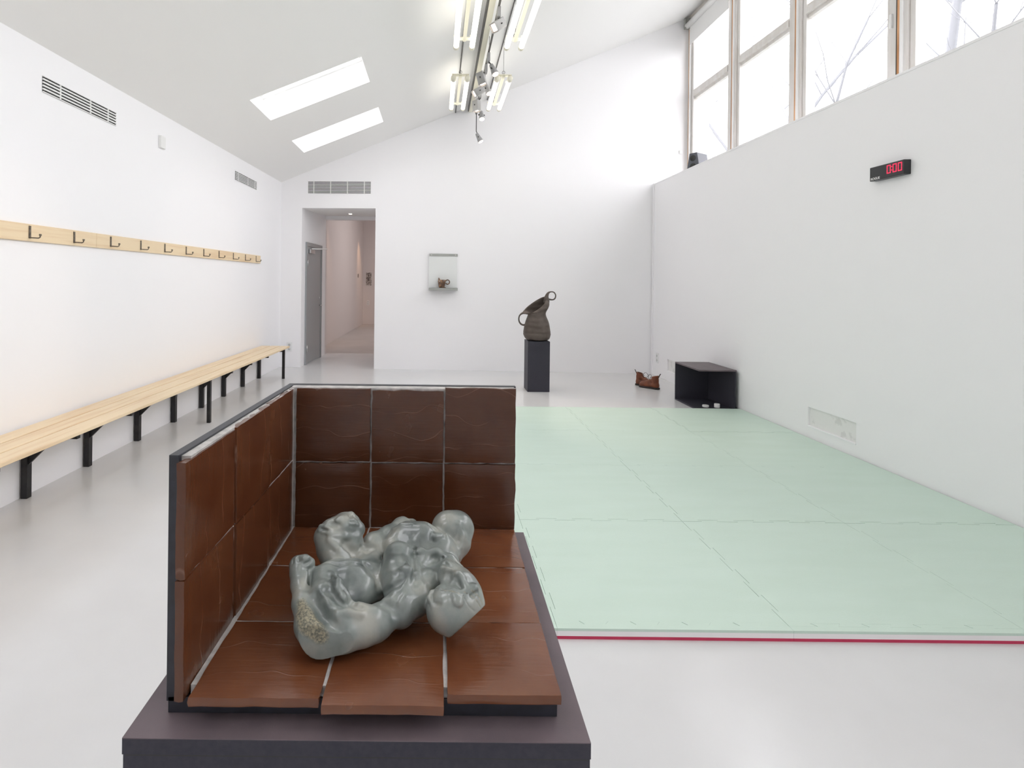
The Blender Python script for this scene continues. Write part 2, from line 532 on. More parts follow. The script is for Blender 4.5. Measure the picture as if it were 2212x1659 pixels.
# ------------------------------------------------------------------ signed-distance modelling (for the hand-built ceramics and boots)
class Field:
    def __init__(s, lo, hi, h):
        s.lo, s.h = np.array(lo, float), h
        n = np.ceil((np.array(hi) - s.lo) / h).astype(int) + 1
        s.n = n
        s.F = np.full(tuple(n), 0.03, np.float32)
        s.ax = [(s.lo[i] + h * np.arange(n[i])).astype(np.float32) for i in range(3)]

    def _sl(s, lo, hi, m):
        a = [max(0, int((lo[i] - m - s.lo[i]) / s.h)) for i in range(3)]
        b = [min(int(s.n[i]), int((hi[i] + m - s.lo[i]) / s.h) + 2) for i in range(3)]
        sl = tuple(slice(a[i], b[i]) for i in range(3))
        X = s.ax[0][sl[0]][:, None, None]
        Y = s.ax[1][sl[1]][None, :, None]
        Z = s.ax[2][sl[2]][None, None, :]
        return sl, X, Y, Z

    def _mix(s, sl, d, k, op):
        A = s.F[sl]
        if A.size == 0:
            return
        if op == 'sub':
            h = np.clip(.5 - .5 * (A + d) / k, 0, 1)
            s.F[sl] = A * (1 - h) - d * h + k * h * (1 - h)
        else:
            h = np.clip(.5 + .5 * (d - A) / k, 0, 1)
            s.F[sl] = d * (1 - h) + A * h - k * h * (1 - h)

    def cap(s, pts, k=0.006, op='add', flat=None):
        # pts: (x, y, z, r) chain
        for p, q in zip(pts, pts[1:]) if len(pts) > 1 else [(pts[0], pts[0])]:
            r = max(p[3], q[3])
            lo = [min(p[i], q[i]) - r for i in range(3)]
            hi = [max(p[i], q[i]) + r for i in range(3)]
            sl, X, Y, Z = s._sl(lo, hi, 0.012 + k)
            ab = [q[i] - p[i] for i in range(3)]
            L2 = sum(c * c for c in ab) + 1e-12
            t = np.clip(((X - p[0]) * ab[0] + (Y - p[1]) * ab[1] + (Z - p[2]) * ab[2]) / L2, 0, 1)
            d = np.sqrt((X - p[0] - ab[0] * t) ** 2 + (Y - p[1] - ab[1] * t) ** 2 + (Z - p[2] - ab[2] * t) ** 2) - (p[3] + (q[3] - p[3]) * t)
            s._mix(sl, d.astype(np.float32), k, op)

    def ell(s, c, r, k=0.006, op='add', rot=None):
        R = max(r)
        sl, X, Y, Z = s._sl([c[i] - R for i in range(3)], [c[i] + R for i in range(3)], 0.012 + k)
        v = [X - c[0], Y - c[1], Z - c[2]]
        if rot is not None:
            v = [rot[i][0] * v[0] + rot[i][1] * v[1] + rot[i][2] * v[2] for i in range(3)]
        k0 = np.sqrt((v[0] / r[0]) ** 2 + (v[1] / r[1]) ** 2 + (v[2] / r[2]) ** 2)
        k1 = np.sqrt((v[0] / r[0] ** 2) ** 2 + (v[1] / r[1] ** 2) ** 2 + (v[2] / r[2] ** 2) ** 2) + 1e-9
        d = k0 * (k0 - 1) / k1
        s._mix(sl, d.astype(np.float32), k, op)

    def cut(s, p, n, lo=None, hi=None, k=0.001):     # remove the half space in front of n, inside a box
        n = Vector(n).normalized()
        lo = lo if lo is not None else s.lo
        hi = hi if hi is not None else s.lo + s.h * s.n
        sl, X, Y, Z = s._sl(lo, hi, 0)
        d = (X - p[0]) * n.x + (Y - p[1]) * n.y + (Z - p[2]) * n.z
        A = s.F[sl]
        h = np.clip(.5 - .5 * (A - d) / k, 0, 1)
        s.F[sl] = A * (1 - h) + d * h + k * h * (1 - h)

    def val(s, p):
        i = [int(round((p[j] - s.lo[j]) / s.h)) for j in range(3)]
        if any(i[j] < 0 or i[j] >= s.n[j] for j in range(3)):
            return 0.03
        return float(s.F[i[0], i[1], i[2]])

    def hit(s, px, py, back=0.0):
        r = ray(px, py)
        d = s.lo[1] - 0.05
        while d < s.lo[1] + s.h * s.n[1] + .05:
            p = Vector((r.x * d, d, CAM_H + r.z * d))
            if s.val(p) < 0:
                return p - r.normalized() * back
            d += s.h * 0.5
        return None

    def mesh(s):
        F = s.F.copy()
        F[0], F[-1], F[:, 0], F[:, -1], F[:, :, 0], F[:, :, -1] = .01, .01, .01, .01, .01, .01
        ins = F < 0
        c = np.zeros(tuple(s.n - 1), np.int8)
        for i in (0, 1):
            for j in (0, 1):
                for k in (0, 1):
                    c += ins[i:i + s.n[0] - 1, j:j + s.n[1] - 1, k:k + s.n[2] - 1]
        idx = np.argwhere((c > 0) & (c < 8))
        vid = np.full(c.shape, -1, np.int64)
        vid[idx[:, 0], idx[:, 1], idx[:, 2]] = np.arange(len(idx))
        acc = np.zeros((len(idx), 3))
        cnt = np.zeros(len(idx))
        cor = [(i, j, k) for i in (0, 1) for j in (0, 1) for k in (0, 1)]
        for a in cor:
            for ax in range(3):
                if a[ax] == 1:
                    continue
                b = list(a)
                b[ax] = 1
                fa = F[idx[:, 0] + a[0], idx[:, 1] + a[1], idx[:, 2] + a[2]]
                fb = F[idx[:, 0] + b[0], idx[:, 1] + b[1], idx[:, 2] + b[2]]
                ok = (fa < 0) != (fb < 0)
                t = np.where(ok, fa / (fa - fb + 1e-12), 0)
                p = np.tile(np.array(a, float), (len(idx), 1))
                p[:, ax] += t
                acc[ok] += p[ok]
                cnt[ok] += 1
        V = (idx + acc / cnt[:, None]) * s.h + s.lo
        quads = []
        for ax in range(3):
            o = [(1, 2), (2, 0), (0, 1)][ax]
            A = [slice(None)] * 3
            B = [slice(None)] * 3
            A[ax], B[ax] = slice(0, -1), slice(1, None)
            ch = np.argwhere(ins[tuple(A)] != ins[tuple(B)])
            sgn = ins[ch[:, 0], ch[:, 1], ch[:, 2]]
            q = []
            for du, dv in ((-1, -1), (0, -1), (0, 0), (-1, 0)):
                e = ch.copy()
                e[:, o[0]] += du
                e[:, o[1]] += dv
                q.append(vid[e[:, 0], e[:, 1], e[:, 2]])
            q = np.stack(q, 1)
            q[~sgn] = q[~sgn][:, ::-1]
            quads.append(q)
        return V, np.concatenate(quads).tolist()

    def build(s, name, m, parent=None, smooth=2):
        V, Q = s.mesh()
        o = mesh_obj(name, V.tolist(), Q, m, parent, smooth=True)
        if smooth:
            md = o.modifiers.new('relax', 'SMOOTH')
            md.factor = 0.5
            md.iterations = smooth
        return o, V


# ================================================================== ROOM SHELL
struct(box('floor', -3.3, 4.4, Y0 - .2, 10.95, -0.12, 0.0, M_FLOOR))
struct(box('floor_corridor', -3.3, 4.4, 10.95, 18.9, -0.12, -0.001, M_FLOOR2))
# ceiling: one slope with two skylight wells in view and three added for light
struct(grid_holes('ceiling', lambda x, y: (x, y, zc(x)), (-3.2, XW + 0.35), (Y0 - .2, 9.6), [(-2.05, -0.85, a, b) for a, b in SKY],
                  (-0.11, 0, 0.30), M_CEIL))
# left wall (slightly out of square)
LW = [(xl(Y0 - .2), Y0 - .2), (xl(9.3), 9.3)]
bm = bmesh.new()
add_hexa(bm, [(LW[0][0] - .25, LW[0][1], 0), (LW[0][0], LW[0][1], 0), (LW[1][0], LW[1][1], 0), (LW[1][0] - .25, LW[1][1], 0)],
         [(LW[0][0] - .25, LW[0][1], 3.3), (LW[0][0], LW[0][1], 3.3), (LW[1][0], LW[1][1], 3.3), (LW[1][0] - .25, LW[1][1], 3.3)])
wall_left = struct(bm_obj('wall_left', bm, M_WALL))
# back wall with the passage opening
DX0, DX1, DZ = -2.335, -1.068, 2.735


def backmap(u, v):
    top = zc(u) + 0.15
    return (u, yb(u), v if v < 3.1 else top)


wall_back = struct(grid_holes('wall_back', backmap, (-3.2, -1.0, 0.5, 2.0, XW + .35), (0, DZ, 3.1001), [(DX0, DX1, 0, DZ)], (0, 0.2, 0), M_WALL))
# lower right wall with two shallow painted-over recesses
NICHES = [(4.53, 5.12, .15, .335), (7.72, 8.25, .15, .335)]
wall_right = struct(grid_holes('wall_right', lambda u, v: (XR, u, v), (Y0 - .2, 9.0), (0, LEDGE - .02), [n for n in NICHES], (0.14, 0, 0), M_WALL))
struct(box('trim_1', XR - .004, XW + .2, Y0 - .2, 9.0, LEDGE - .02, LEDGE, M_WALL))
struct(box('wall_right_outer', XW + .02, XW + .3, Y0 - .2, 9.0, 0, 3.06, M_WALL))
struct(box('wall_front', -3.2, XW + .35, Y0 - .35, Y0 - .2, 0, 6.2, M_WALL))
# small shadow-gap bead where the lower right wall meets the back wall
struct(box('trim_2', XR - .022, XR + .0, 8.80, 8.835, 0, LEDGE, M_WALL))
for i, (a, b, c, d) in enumerate(NICHES):
    nm = ['shallow rectangular recess with flaking white paint low on the right wall beside the green mat',
          'shallow painted recess low on the right wall, half hidden behind the black box'][i]
    t = thing('wall_recess', nm, 'wall recess', (XR + .03, (a + b) / 2, c))
    adopt(t, box('painted_plate', XR + .018, XR + .06, a - .01, b + .01, c - .01, d + .01, M_PATCH))
    adopt(t, box('lower_lip', XR - .006, XR + .018, a, b, c - .004, c + .008, M_WALL, bv=.002))

# ---- windows above the ledge
POSTS = [8.76, 7.47, 6.14, 4.76, 3.45, 2.13, 0.80, -0.52, -1.85, -2.8]
ZT = 5.74
struct(box('trim_3', XW - .02, XW + .18, Y0 - .2, 9.0, ZT, 6.12, M_FRAME))
for i, P in enumerate(POSTS):
    p = struct(box('trim_%d' % (4 + i), XW, XW + .16, P - .075 if i else P - .03, P + .03 if i else 8.95, 3.0, ZT, M_FRAME))
    box('bare_wood_strip', XW - .012, XW + .01, P - .002, P + .024, 3.05, ZT, M_PINE_OLD, p)
    box('white_bead', XW - .020, XW + .01, P - .034, P - .008, 3.05, ZT, M_WHITE, p, bv=.004)
    if i in (0, 1, 3, 5):
        box('black_gap', XW - .004, XW + .004, P + .030, P + .044, 3.05, ZT, M_GAP, p)
for i in range(len(POSTS) - 1):
    ya, yc = POSTS[i + 1] + .046, POSTS[i] - (.078 if i else .04)
    w = bpy.data.objects.new('window_%d' % (i + 1), None)
    w.location = (XW + .06, (ya + yc) / 2, 3.05)
    COL.objects.link(w)
    w['kind'] = 'structure'
    x0, x1 = XW + .015, XW + .085
    g = []
    g.append(box('window_stile', x0, x1, ya, ya + .115, 3.05, ZT, M_FRAME, bv=.004))
    g.append(box('window_stile', x0, x1, yc - .055, yc, 3.05, ZT, M_FRAME, bv=.004))
    g.append(box('window_rail', x0, x1, ya + .115, yc - .055, ZT - .10, ZT, M_FRAME, bv=.004))
    g.append(box('window_rail', x0, x1, ya + .115, yc - .055, 3.05, 3.13, M_FRAME, bv=.004))
    bm = bmesh.new()
    add_box(bm, x0 - .012, x1, ya + .115, yc - .055, 4.56, 4.64)
    add_box(bm, x0 + .02, x1, ya + .115, yc - .055, 4.52, 4.68)
    g.append(bm_obj('transom', bm, M_FRAME))
    g.append(box('pane', x0 + .040, x0 + .044, ya + .11, yc - .05, 3.12, 4.57, M_GLASS))
    g.append(box('pane', x0 + .040, x0 + .044, ya + .11, yc - .05, 4.62, ZT - .09, M_GLASS))
    if i == 2:
        g.append(box('window_catch', x0 - .02, x0 + .003, ya + .05, ya + .075, 3.86, 3.99, M_WHITE, bv=.005))
    adopt(w, *g)
# blind cassette over the far window
bc = thing('roller_blind', 'white roller blind cassette above the far-end window', 'blind', (XW - .05, 8.1, 5.6))
adopt(bc, tube('cassette', [(XW - .06, 8.74, 5.74), (XW - .06, 7.0, 5.74)], .045, M_WHITE, n=14),
      box('blind_cloth', XW - .035, XW - .028, 7.55, 8.70, 5.42, 5.74, M_WHITE),
      box('bracket', XW - .10, XW + .0, 8.72, 8.78, 5.70, 5.86, M_GREYMETAL))
# skylights; the unseen ones are added as fill light
for i, (a, b) in enumerate(SKY):
    w = bpy.data.objects.new('window_%d' % (20 + i), None)
    w.location = (-1.45, (a + b) / 2, zc(-1.45) + .28)
    COL.objects.link(w)
    w['kind'] = 'structure'
    f = lambda x, y: (x - .09, y, zc(x) + .255)
    adopt(w, grid_holes('skylight_frame', f, (-2.09, -.81), (a - .04, b + .04), [(-2.02, -.88, a + .03, b - .03)], (-.012, 0, .03), M_WHITE),
          grid_holes('pane', lambda x, y: (x - .095, y, zc(x) + .268), (-2.03, -.87), (a + .02, b - .02), [], (-.002, 0, .005), M_GLASS))

# ---- passage and the room behind it
PY = 10.72
bm = bmesh.new()
add_hexa(bm, [(-2.75, 9.30, 0), (DX0, 9.30, 0), (-2.262, PY, 0), (-2.75, PY, 0)], [(-2.75, 9.30, 3), (DX0, 9.30, 3), (-2.262, PY, 3), (-2.75, PY, 3)])
struct(bm_obj('wall_passage_left', bm, M_WALL))
struct(box('wall_passage_right', DX1, -.6, 9.26, PY, 0, 3, M_WALL))
bm = bmesh.new()
add_hexa(bm, [(-2.4, 9.2, DZ), (DX1 + .02, 9.2, DZ), (DX1 + .02, PY, 2.79), (-2.4, PY, 2.79)], [(-2.4, 9.2, 3), (DX1 + .02, 9.2, 3), (DX1 + .02, PY, 3), (-2.4, PY, 3)])
struct(bm_obj('ceiling_passage', bm, M_CEIL))
struct(box('trim_20', -2.262, DX1, PY - .05, PY + .10, 2.72, 2.80, M_WALL))
struct(grid_holes('wall_corridor_front', lambda u, v: (u, PY + .0, v), (-3.3, 3.5), (0, 4.4), [(-2.262, DX1, 0, 2.79)], (0, .12, 0), M_WALL2))
struct(box('wall_corridor_left', -2.8, -2.56, PY + .12, 18.5, 0, 4.4, M_WALL2))
struct(box('wall_corridor_far', -2.8, 3.4, 18.3, 18.5, 0, 4.4, M_WALL2))
struct(box('wall_corridor_right', 1.4, 1.6, PY + .12, 18.5, 0, 4.4, M_WALL2))
struct(box('ceiling_corridor', -2.8, 1.6, PY, 18.5, 4.4, 4.5, M_WALL2))
for loc, tgt, pw in (((-1.9, 11.7, 3.9), (-2.56, 12.3, 1.3), 50), ((-1.9, 16.9, 3.6), (-2.56, 17.4, 1.6), 70)):
    l = bpy.data.lights.new('wall_washer', 'SPOT')
    l.energy, l.color, l.spot_size, l.spot_blend, l.shadow_soft_size = pw, (1, .60, .34), RADS(42), 1.0, .04
    o = bpy.data.objects.new('wall_washer', l)
    o.location = loc
    o.rotation_euler = (Vector(tgt) - Vector(loc)).to_track_quat('-Z', 'Y').to_euler()
    COL.objects.link(o)
l = bpy.data.lights.new('corridor_area_light', 'AREA')  # area light under the closed corridor ceiling
l.size, l.energy, l.color = 1.6, 60, (1, .93, .92)
o = bpy.data.objects.new('corridor_area_light', l)
o.location = (0.2, 14.5, 4.2)
COL.objects.link(o)

# steel door in the passage's left wall


def px_(y):
    return DX0 + (y - 9.30) * (-2.262 - DX0) / (PY - 9.30)


d = bpy.data.objects.new('door_1', None)
d.location = (px_(9.9), 9.9, 0)
COL.objects.link(d)
d['kind'] = 'structure'


def wallbox(name, ya, yb_, z0, z1, off, th, m):
    bm = bmesh.new()
    q = [(px_(ya) + off, ya), (px_(ya) + off + th, ya), (px_(yb_) + off + th, yb_), (px_(yb_) + off, yb_)]
    add_hexa(bm, [(x, y, z0) for x, y in q], [(x, y, z1) for x, y in q])
    return bm_obj(name, bm, m)


DA, DB = 9.42, 10.33
fr = bmesh.new()
frame = [wallbox('door_frame', DA - .05, DA, 0, 2.17, .0, .028, M_STEEL_DOOR), wallbox('door_frame', DB, DB + .05, 0, 2.17, .0, .028, M_STEEL_DOOR),
         wallbox('door_frame', DA, DB, 2.10, 2.17, .0, .028, M_STEEL_DOOR)]
adopt(d, *frame)
adopt(d, wallbox('door_leaf', DA + .004, DB - .004, .012, 2.096, .002, .016, M_STEEL_DOOR))
adopt(d, wallbox('door_closer', DA + .06, DA + .32, 1.98, 2.05, .018, .05, M_CHROME))
adopt(d, tube('closer_arm', [(px_(9.55) + .06, 9.55, 2.06), (px_(10.0) + .22, 10.02, 2.085), (px_(10.3) + .05, 10.30, 2.10)], .010, M_WHITE))
hd = tube('door_handle', [(px_(10.24) + .015, 10.24, 1.02), (px_(10.24) + .065, 10.24, 1.02), (px_(10.12) + .07, 10.12, 1.02)], .010, M_CHROME)
adopt(d, hd)
adopt(d, tube('keyhole_plate', [(px_(10.24) + .014, 10.24, 1.16), (px_(10.24) + .026, 10.24, 1.16)], .022, M_CHROME, n=12))
for z in (.28, 1.80):
    adopt(d, tube('hinge', [(px_(DA) + .03, DA, z - .06), (px_(DA) + .03, DA, z + .06)], .011, M_CHROME))
del fr
dl = thing('ceiling_downlight', 'small round downlight in the grey passage ceiling', 'ceiling light', (-1.65, 10.0, 2.755))
adopt(dl, tube('trim_ring', [(-1.65, 10.0, 2.78), (-1.65, 10.0, 2.752)], .055, M_WHITE, n=20),
      tube('lamp', [(-1.65, 10.0, 2.76), (-1.65, 10.0, 2.746)], .032, M_SPOTLIT, n=16))
ps = thing('poster', 'small framed sheet of dark drawings on the far wall of the room behind', 'poster', (-2.40, 18.3, 1.5))
adopt(ps, box('sheet', -2.46, -2.27, 18.288, 18.3, 1.34, 1.78, M_POSTER), box('sheet_border', -2.475, -2.255, 18.292, 18.3, 1.325, 1.795, M_PATCH))
sg = tag(box('wall_sign', -2.56, -2.545, 17.05, 17.20, 1.60, 1.72, M_POSTER), 'small dark sign on the warm-lit side wall of the room behind', 'sign')


def socket(label, px, py, pz, face, name='wall_socket', h=.16):
    t = thing(name, label, 'socket', (px, py, pz))
    if face == 'y':
        adopt(t, box('socket_plate', px - .043, px + .043, py - .012, py, pz - h / 2, pz + h / 2, M_SOCKET, bv=.003))
        for k in (-.036, .036):
            adopt(t, tube('socket_outlet', [(px, py - .0135, pz + k), (px, py - .010, pz + k)], .021, M_SOCKHOLE, n=14))
    else:
        s = 1 if face == 'x' else -1
        adopt(t, box('socket_plate', min(px, px + s * .012), max(px, px + s * .012), py - .043, py + .043, pz - h / 2, pz + h / 2, M_SOCKET, bv=.003))
        for k in (-.036, .036):
            adopt(t, tube('socket_outlet', [(px + s * .0135, py, pz + k), (px + s * .010, py, pz + k)], .021, M_SOCKHOLE, n=14))


socket('white double wall socket left of the passage opening, past the bench end', -2.53, yb(-2.53), .35, 'y')
socket('white double wall socket at the far end of the right wall, above the boots', XR, 8.62, .30, '-x')
socket('white wall socket on the far wall of the room behind', -2.38, 18.3, .74, 'y')
sw = tag(box('wall_sensor', xl(5.3), xl(5.3) + .028, 5.27, 5.36, 2.80, 2.92, M_WHITE, bv=.004), 'small white box high on the left wall between the two vents', 'wall box')
sm = tag(box('cable_clip', 3.99, 4.03, yb(4) - .03, yb(4), 3.66, 3.72, M_WHITE, bv=.004), 'tiny white box on the back wall beside the window corner', 'wall box')


# ---- vents
def vent(label, o, U, V, N_, w, h, rows, divs):
    O, U, V, N_ = Vector(o), Vector(U), Vector(V), Vector(N_)
    t = thing('air_vent', label, 'vent', O)

    def b(name, u0, u1, v0, v1, n0, n1, m):
        bm = bmesh.new()
        P = lambda u, v, n: O + U * u + V * v + N_ * n
        add_hexa(bm, [P(u0, v0, n0), P(u1, v0, n0), P(u1, v0, n1), P(u0, v0, n1)], [P(u0, v1, n0), P(u1, v1, n0), P(u1, v1, n1), P(u0, v1, n1)])
        ob = bm_obj(name, bm, m)
        adopt(t, ob)
    b('vent_void', 0, w, 0, h, .0005, .002, M_DARK)
    pitch = h / rows
    for i in range(rows + 1):
        v = i * pitch
        b('slat', 0, w, max(0, v - pitch * .24), min(h, v + pitch * .24), .002, .010, M_WHITE)
    for u in divs:
        b('divider', u - .006, u + .006, 0, h, .002, .0085, M_WHITE)
    return t


vw = -1.155 + 2.235
vent('long white slatted air vent above the passage opening on the back wall', (-2.235, yb(-2.235) - .0, 2.985), (1, -.045, 0), (0, 0, 1), (0, -1, 0), vw, .205, 8,
     (.10, .39, .68, .97))
vent('nearer and larger-looking slatted air vent high on the left wall', (xl(3.75), 3.76, 2.81), (.02, 1, 0), (0, 0, 1), (1, 0, 0), .83, .115, 5, (.17, .50, .72))
vent('farther slatted air vent high on the left wall, close to the back corner', (xl(7.2), 7.16, 2.84), (.02, 1, 0), (0, 0, 1), (1, 0, 0), .80, .12, 6, (.1, .45, .72))

# ================================================================== COAT RAIL
rail = thing('coat_rail', 'long pale pine coat rail with black iron hooks on the left wall', 'coat rail', (xl(5), 5, 1.74))
RY1 = 8.12
RJ = 4.33


def ybox_on_left(name, ya, yb_, z0, z1, off, th, m, bv=0):
    bm = bmesh.new()
    q = [(xl(ya) + off, ya), (xl(ya) + off + th, ya), (xl(yb_) + off + th, yb_), (xl(yb_) + off, yb_)]
    add_hexa(bm, [(x, y, z0) for x, y in q], [(x, y, z1) for x, y in q])
    if bv:
        bevel(bm, bv, 1)
    return bm_obj(name, bm, m)


adopt(rail, ybox_on_left('board', RJ + .001, RY1, 1.745, 1.862, 0, .020, M_PINE, .002), ybox_on_left('board', 1.2, RJ - .001, 1.745, 1.862, 0, .020, M_PINE, .002))
hp = []
for px, py in ((64, 502), (160, 514), (239, 521), (304, 531), (356, 538), (402, 541), (440, 547), (473, 551), (504, 555), (530, 559), (553, 562)):
    a, b = un(px, py)
    y = 5.0
    for _ in range(6):
        y = (xl(y) + .02) * F_PX / a
    hp.append(y)
hp = [hp[0] - .54, hp[0] - 1.08] + hp
for y in hp:
    x = xl(y) + .020
    bm = bmesh.new()
    add_box(bm, x, x + .004, y - .009, y + .009, 1.764, 1.850)
    add_tube(bm, [(x + .002, y, 1.769), (x + .062, y, 1.766), (x + .072, y, 1.772), (x + .074, y, 1.786)], .0045, 8)
    add_tube(bm, [(x + .074, y, 1.782), (x + .074, y, 1.794)], .008, 8)
    adopt(rail, bm_obj('hook', bm, M_HOOK, smooth=False))

# ================================================================== BENCH
bench = thing('bench', 'long slatted pine bench on black steel brackets along the left wall', 'bench', (xl(5) + .2, 5, 0))
BZ, BY0, BY1 = .485, .6, 8.17
for k in range(3):
    off = .030 + k * .1495
    adopt(bench, ybox_on_left('slat', BY0, BY1 - .0, BZ - .026, BZ, off, .134, M_PINE, .003))
legs_y = [3.60, 4.22, 4.90, 5.55, 6.18, 6.79, 7.42, 8.06]
legs_y = [legs_y[0] - .65 * k for k in (4, 3, 2, 1)] + legs_y
for i, y in enumerate(legs_y):
    x = xl(y)
    bm = bmesh.new()
    add_box(bm, x + .012, x + .054, y - .006, y + .036, 0, BZ - .027)
    adopt(bench, bm_obj('leg', bm, M_BLACKSTEEL))
    bm = bmesh.new()
    add_box(bm, x + .054, x + .388, y - .005, y + .030, BZ - .078, BZ - .027)
    arm = bm_obj('bracket_arm', bm, M_BLACKSTEEL)
    adopt(bench, arm)
    front = y in (5.55, 8.06) or i == 0
    bm = bmesh.new()
    if front:
        add_box(bm, x + .385, x + .420, y - .010, y + .025, 0, BZ - .027)
        adopt(bench, bm_obj('leg', bm, M_BLACKSTEEL))
    else:
        q = [(x + .050, BZ - .262), (x + .050, BZ - .205), (x + .175, BZ - .078), (x + .232, BZ - .078)]
        add_hexa(bm, [(a, y + .004, c) for a, c in q], [(a, y + .022, c) for a, c in q])
        adopt(bench, bm_obj('brace', bm, M_BLACKSTEEL))

# ================================================================== MAT
ROWN = ['front row', 'second row from front', 'third row from front', 'back row']
COLN = ['column behind the tiled corner', 'column just right of tiled corner', 'second column from right wall', 'column against right wall']
MX0, MY0, MT = -0.475, 2.270, 0.045


def edge_pts(p, q, amp, sign, n=9, dv=.009, nl=0.0, nr_=0.0):
    # tongue-and-slot outline from p to q; sign=+1 bulges to the left of the direction
    p, q = Vector(p), Vector(q)
    dr = (q - p)
    L = dr.length
    dr.normalize()
    nr = Vector((-dr.y, dr.x))
    out = [p]
    step = L / n
    for i in range(n):
        s = sign if i % 2 else 0
        if s:
            a, b = i * step, (i + 1) * step
            a, b = a + nl, b - nr_
            out += [p + dr * (a + dv), p + dr * (a - dv) + nr * amp * s, p + dr * (b + dv) + nr * amp * s, p + dr * (b - dv)]
    return out


def prism(name, pts, z0, z1, m, parent=None):
    bm = bmesh.new()
    vb = [bm.verts.new((p.x, p.y, z0)) for p in pts]
    vt = [bm.verts.new((p.x, p.y, z1)) for p in pts]
    bm.faces.new(vb[::-1])
    bm.faces.new(vt)
    for i in range(len(pts)):
        j = (i + 1) % len(pts)
        bm.faces.new((vb[i], vb[j], vt[j], vt[i]))
    return bm_obj(name, bm, m, parent)


g = 0.0009
AMP = 0.020
STRIP = 0.030
for r in range(4):
    for c in range(4):
        x0, x1 = MX0 + c * .996 + g, MX0 + (c + 1) * .996 - g
        if c == 3:
            x1 = XR - .012
        y0, y1 = MY0 + r * .993 + g, MY0 + (r + 1) * .993 - g
        A, B, C_, D_ = (x0, y0), (x1, y0), (x1, y1), (x0, y1)
        P = edge_pts(A, B, AMP, +1)                                     # notched front edge
        P += edge_pts(B, C_, AMP, -1 if c < 3 else 0)                   # tongues to the right
        P += edge_pts(C_, D_, AMP, -1 if r < 3 else 0)                  # tongues to the back
        P += [p for p in edge_pts(D_, A, AMP, +1 if c > 0 else 0)]
        # the vertical joints must mirror: tongues of one fit the slots of the next
        t = thing('mat_tile', 'pale green foam mat tile, %s, %s' % (ROWN[r], COLN[c]), 'mat tile', ((x0 + x1) / 2, (y0 + y1) / 2, 0), 'interlocking green mat tiles')
        adopt(t, prism('red_layer', P, 0, .013, M_MATR), prism('white_layer', P, .013, .034, M_MATW), prism('green_layer', P, .034, MT + random.uniform(-.0006, .0006), M_MATG))
for c in range(4):      # straight finishing strips plugged into the front notches
    x0, x1 = MX0 + c * .996 + .0005, MX0 + (c + 1) * .996 - .0005
    if c == 3:
        x1 = XR - .012
    fa, fb = (x0, MY0 - STRIP), (x1, MY0 - STRIP)
    tp = edge_pts((x0, MY0), (x1, MY0), AMP, +1, nl=.0042, nr_=.0012)
    tp.append(Vector((x1, MY0)))
    P = [Vector(fa), Vector(fb)] + tp[::-1]
    t = thing('mat_edge_strip', 'red-edged foam strip along mat front, %s' % COLN[c], 'mat strip', ((x0 + x1) / 2, MY0 - .02, 0), 'mat edge strips')
    adopt(t, prism('red_layer', P, 0, .013, M_MATR), prism('white_layer', P, .013, .034, M_MATW), prism('green_layer', P, .034, MT, M_MATG))

# ================================================================== PEDESTAL, TILED CORNER
PZ = 0.90
ped = thing('pedestal', 'large black fibreboard pedestal in the foreground under the brown tiled corner', 'pedestal', (-.1, .98, 0))


def quadbox(name, q, z0, z1, m, bv=0.0):
    bm = bmesh.new()
    add_hexa(bm, [(x, y, z0) for x, y in q], [(x, y, z1) for x, y in q])
    if bv:
        bevel(bm, bv, 1)
    return bm_obj(name, bm, m)


PQ = [(-.405, .694), (.207, .694), (.213, 1.277), (-.400, 1.277)]
adopt(ped, quadbox('top_panel', PQ, PZ - .0215, PZ - .0012, M_MDF), quadbox('lit_top_face', PQ, PZ - .0012, PZ, M_MDF_LIT_TOP))  # thin top sheet carries the light on the top in its colour
PI_ = [(x + s * .0007, y + u * .0007) for (x, y), (s, u) in zip(PQ, ((1, 1), (-1, 1), (-1, -1), (1, -1)))]
adopt(ped, quadbox('column', PI_, 0.0, PZ - .0225, M_MDF, .0008), quadbox('shadow_gap', [(x * .99, y * .995 + .004) for x, y in PQ], PZ - .0235, PZ - .0215, M_GAP))
stand = thing('tiled_corner', 'three-sided corner of glossy brown glazed tiles on a black board', 'tiled display', (-.09, 1.0, PZ))
BT = .0225
adopt(stand, quadbox('base_board', [(-.366, .735), (.172, .735), (.186, 1.256), (-.346, 1.250)], PZ, PZ + BT, M_BOARD, .0006))
adopt(stand, quadbox('side_board', [(-.3685, .735), (-.3545, .735), (-.333, 1.242), (-.3465, 1.242)], PZ + .016, 1.256, M_BOARD, .0006))
adopt(stand, quadbox('back_board', [(-.3465, 1.242), (.186, 1.244), (.186, 1.258), (-.3465, 1.256)], PZ + BT, 1.256, M_BOARD, .0006))
ZS = .940      # tile surface
adopt(stand, quadbox('mortar_bed', [(-.336, .738), (.166, .738), (.178, 1.234), (-.326, 1.234)], PZ + BT, ZS - .0028, M_GROUT))
adopt(stand, quadbox('side_mortar', [(-.3545, .742), (-.3410, .742), (-.3240, 1.226), (-.3345, 1.240)], PZ + BT, 1.253, M_GROUT))
adopt(stand, quadbox('back_mortar', [(-.3300, 1.2155), (.180, 1.2155), (.181, 1.243), (-.335, 1.243)], PZ + BT, 1.2545, M_GROUT))


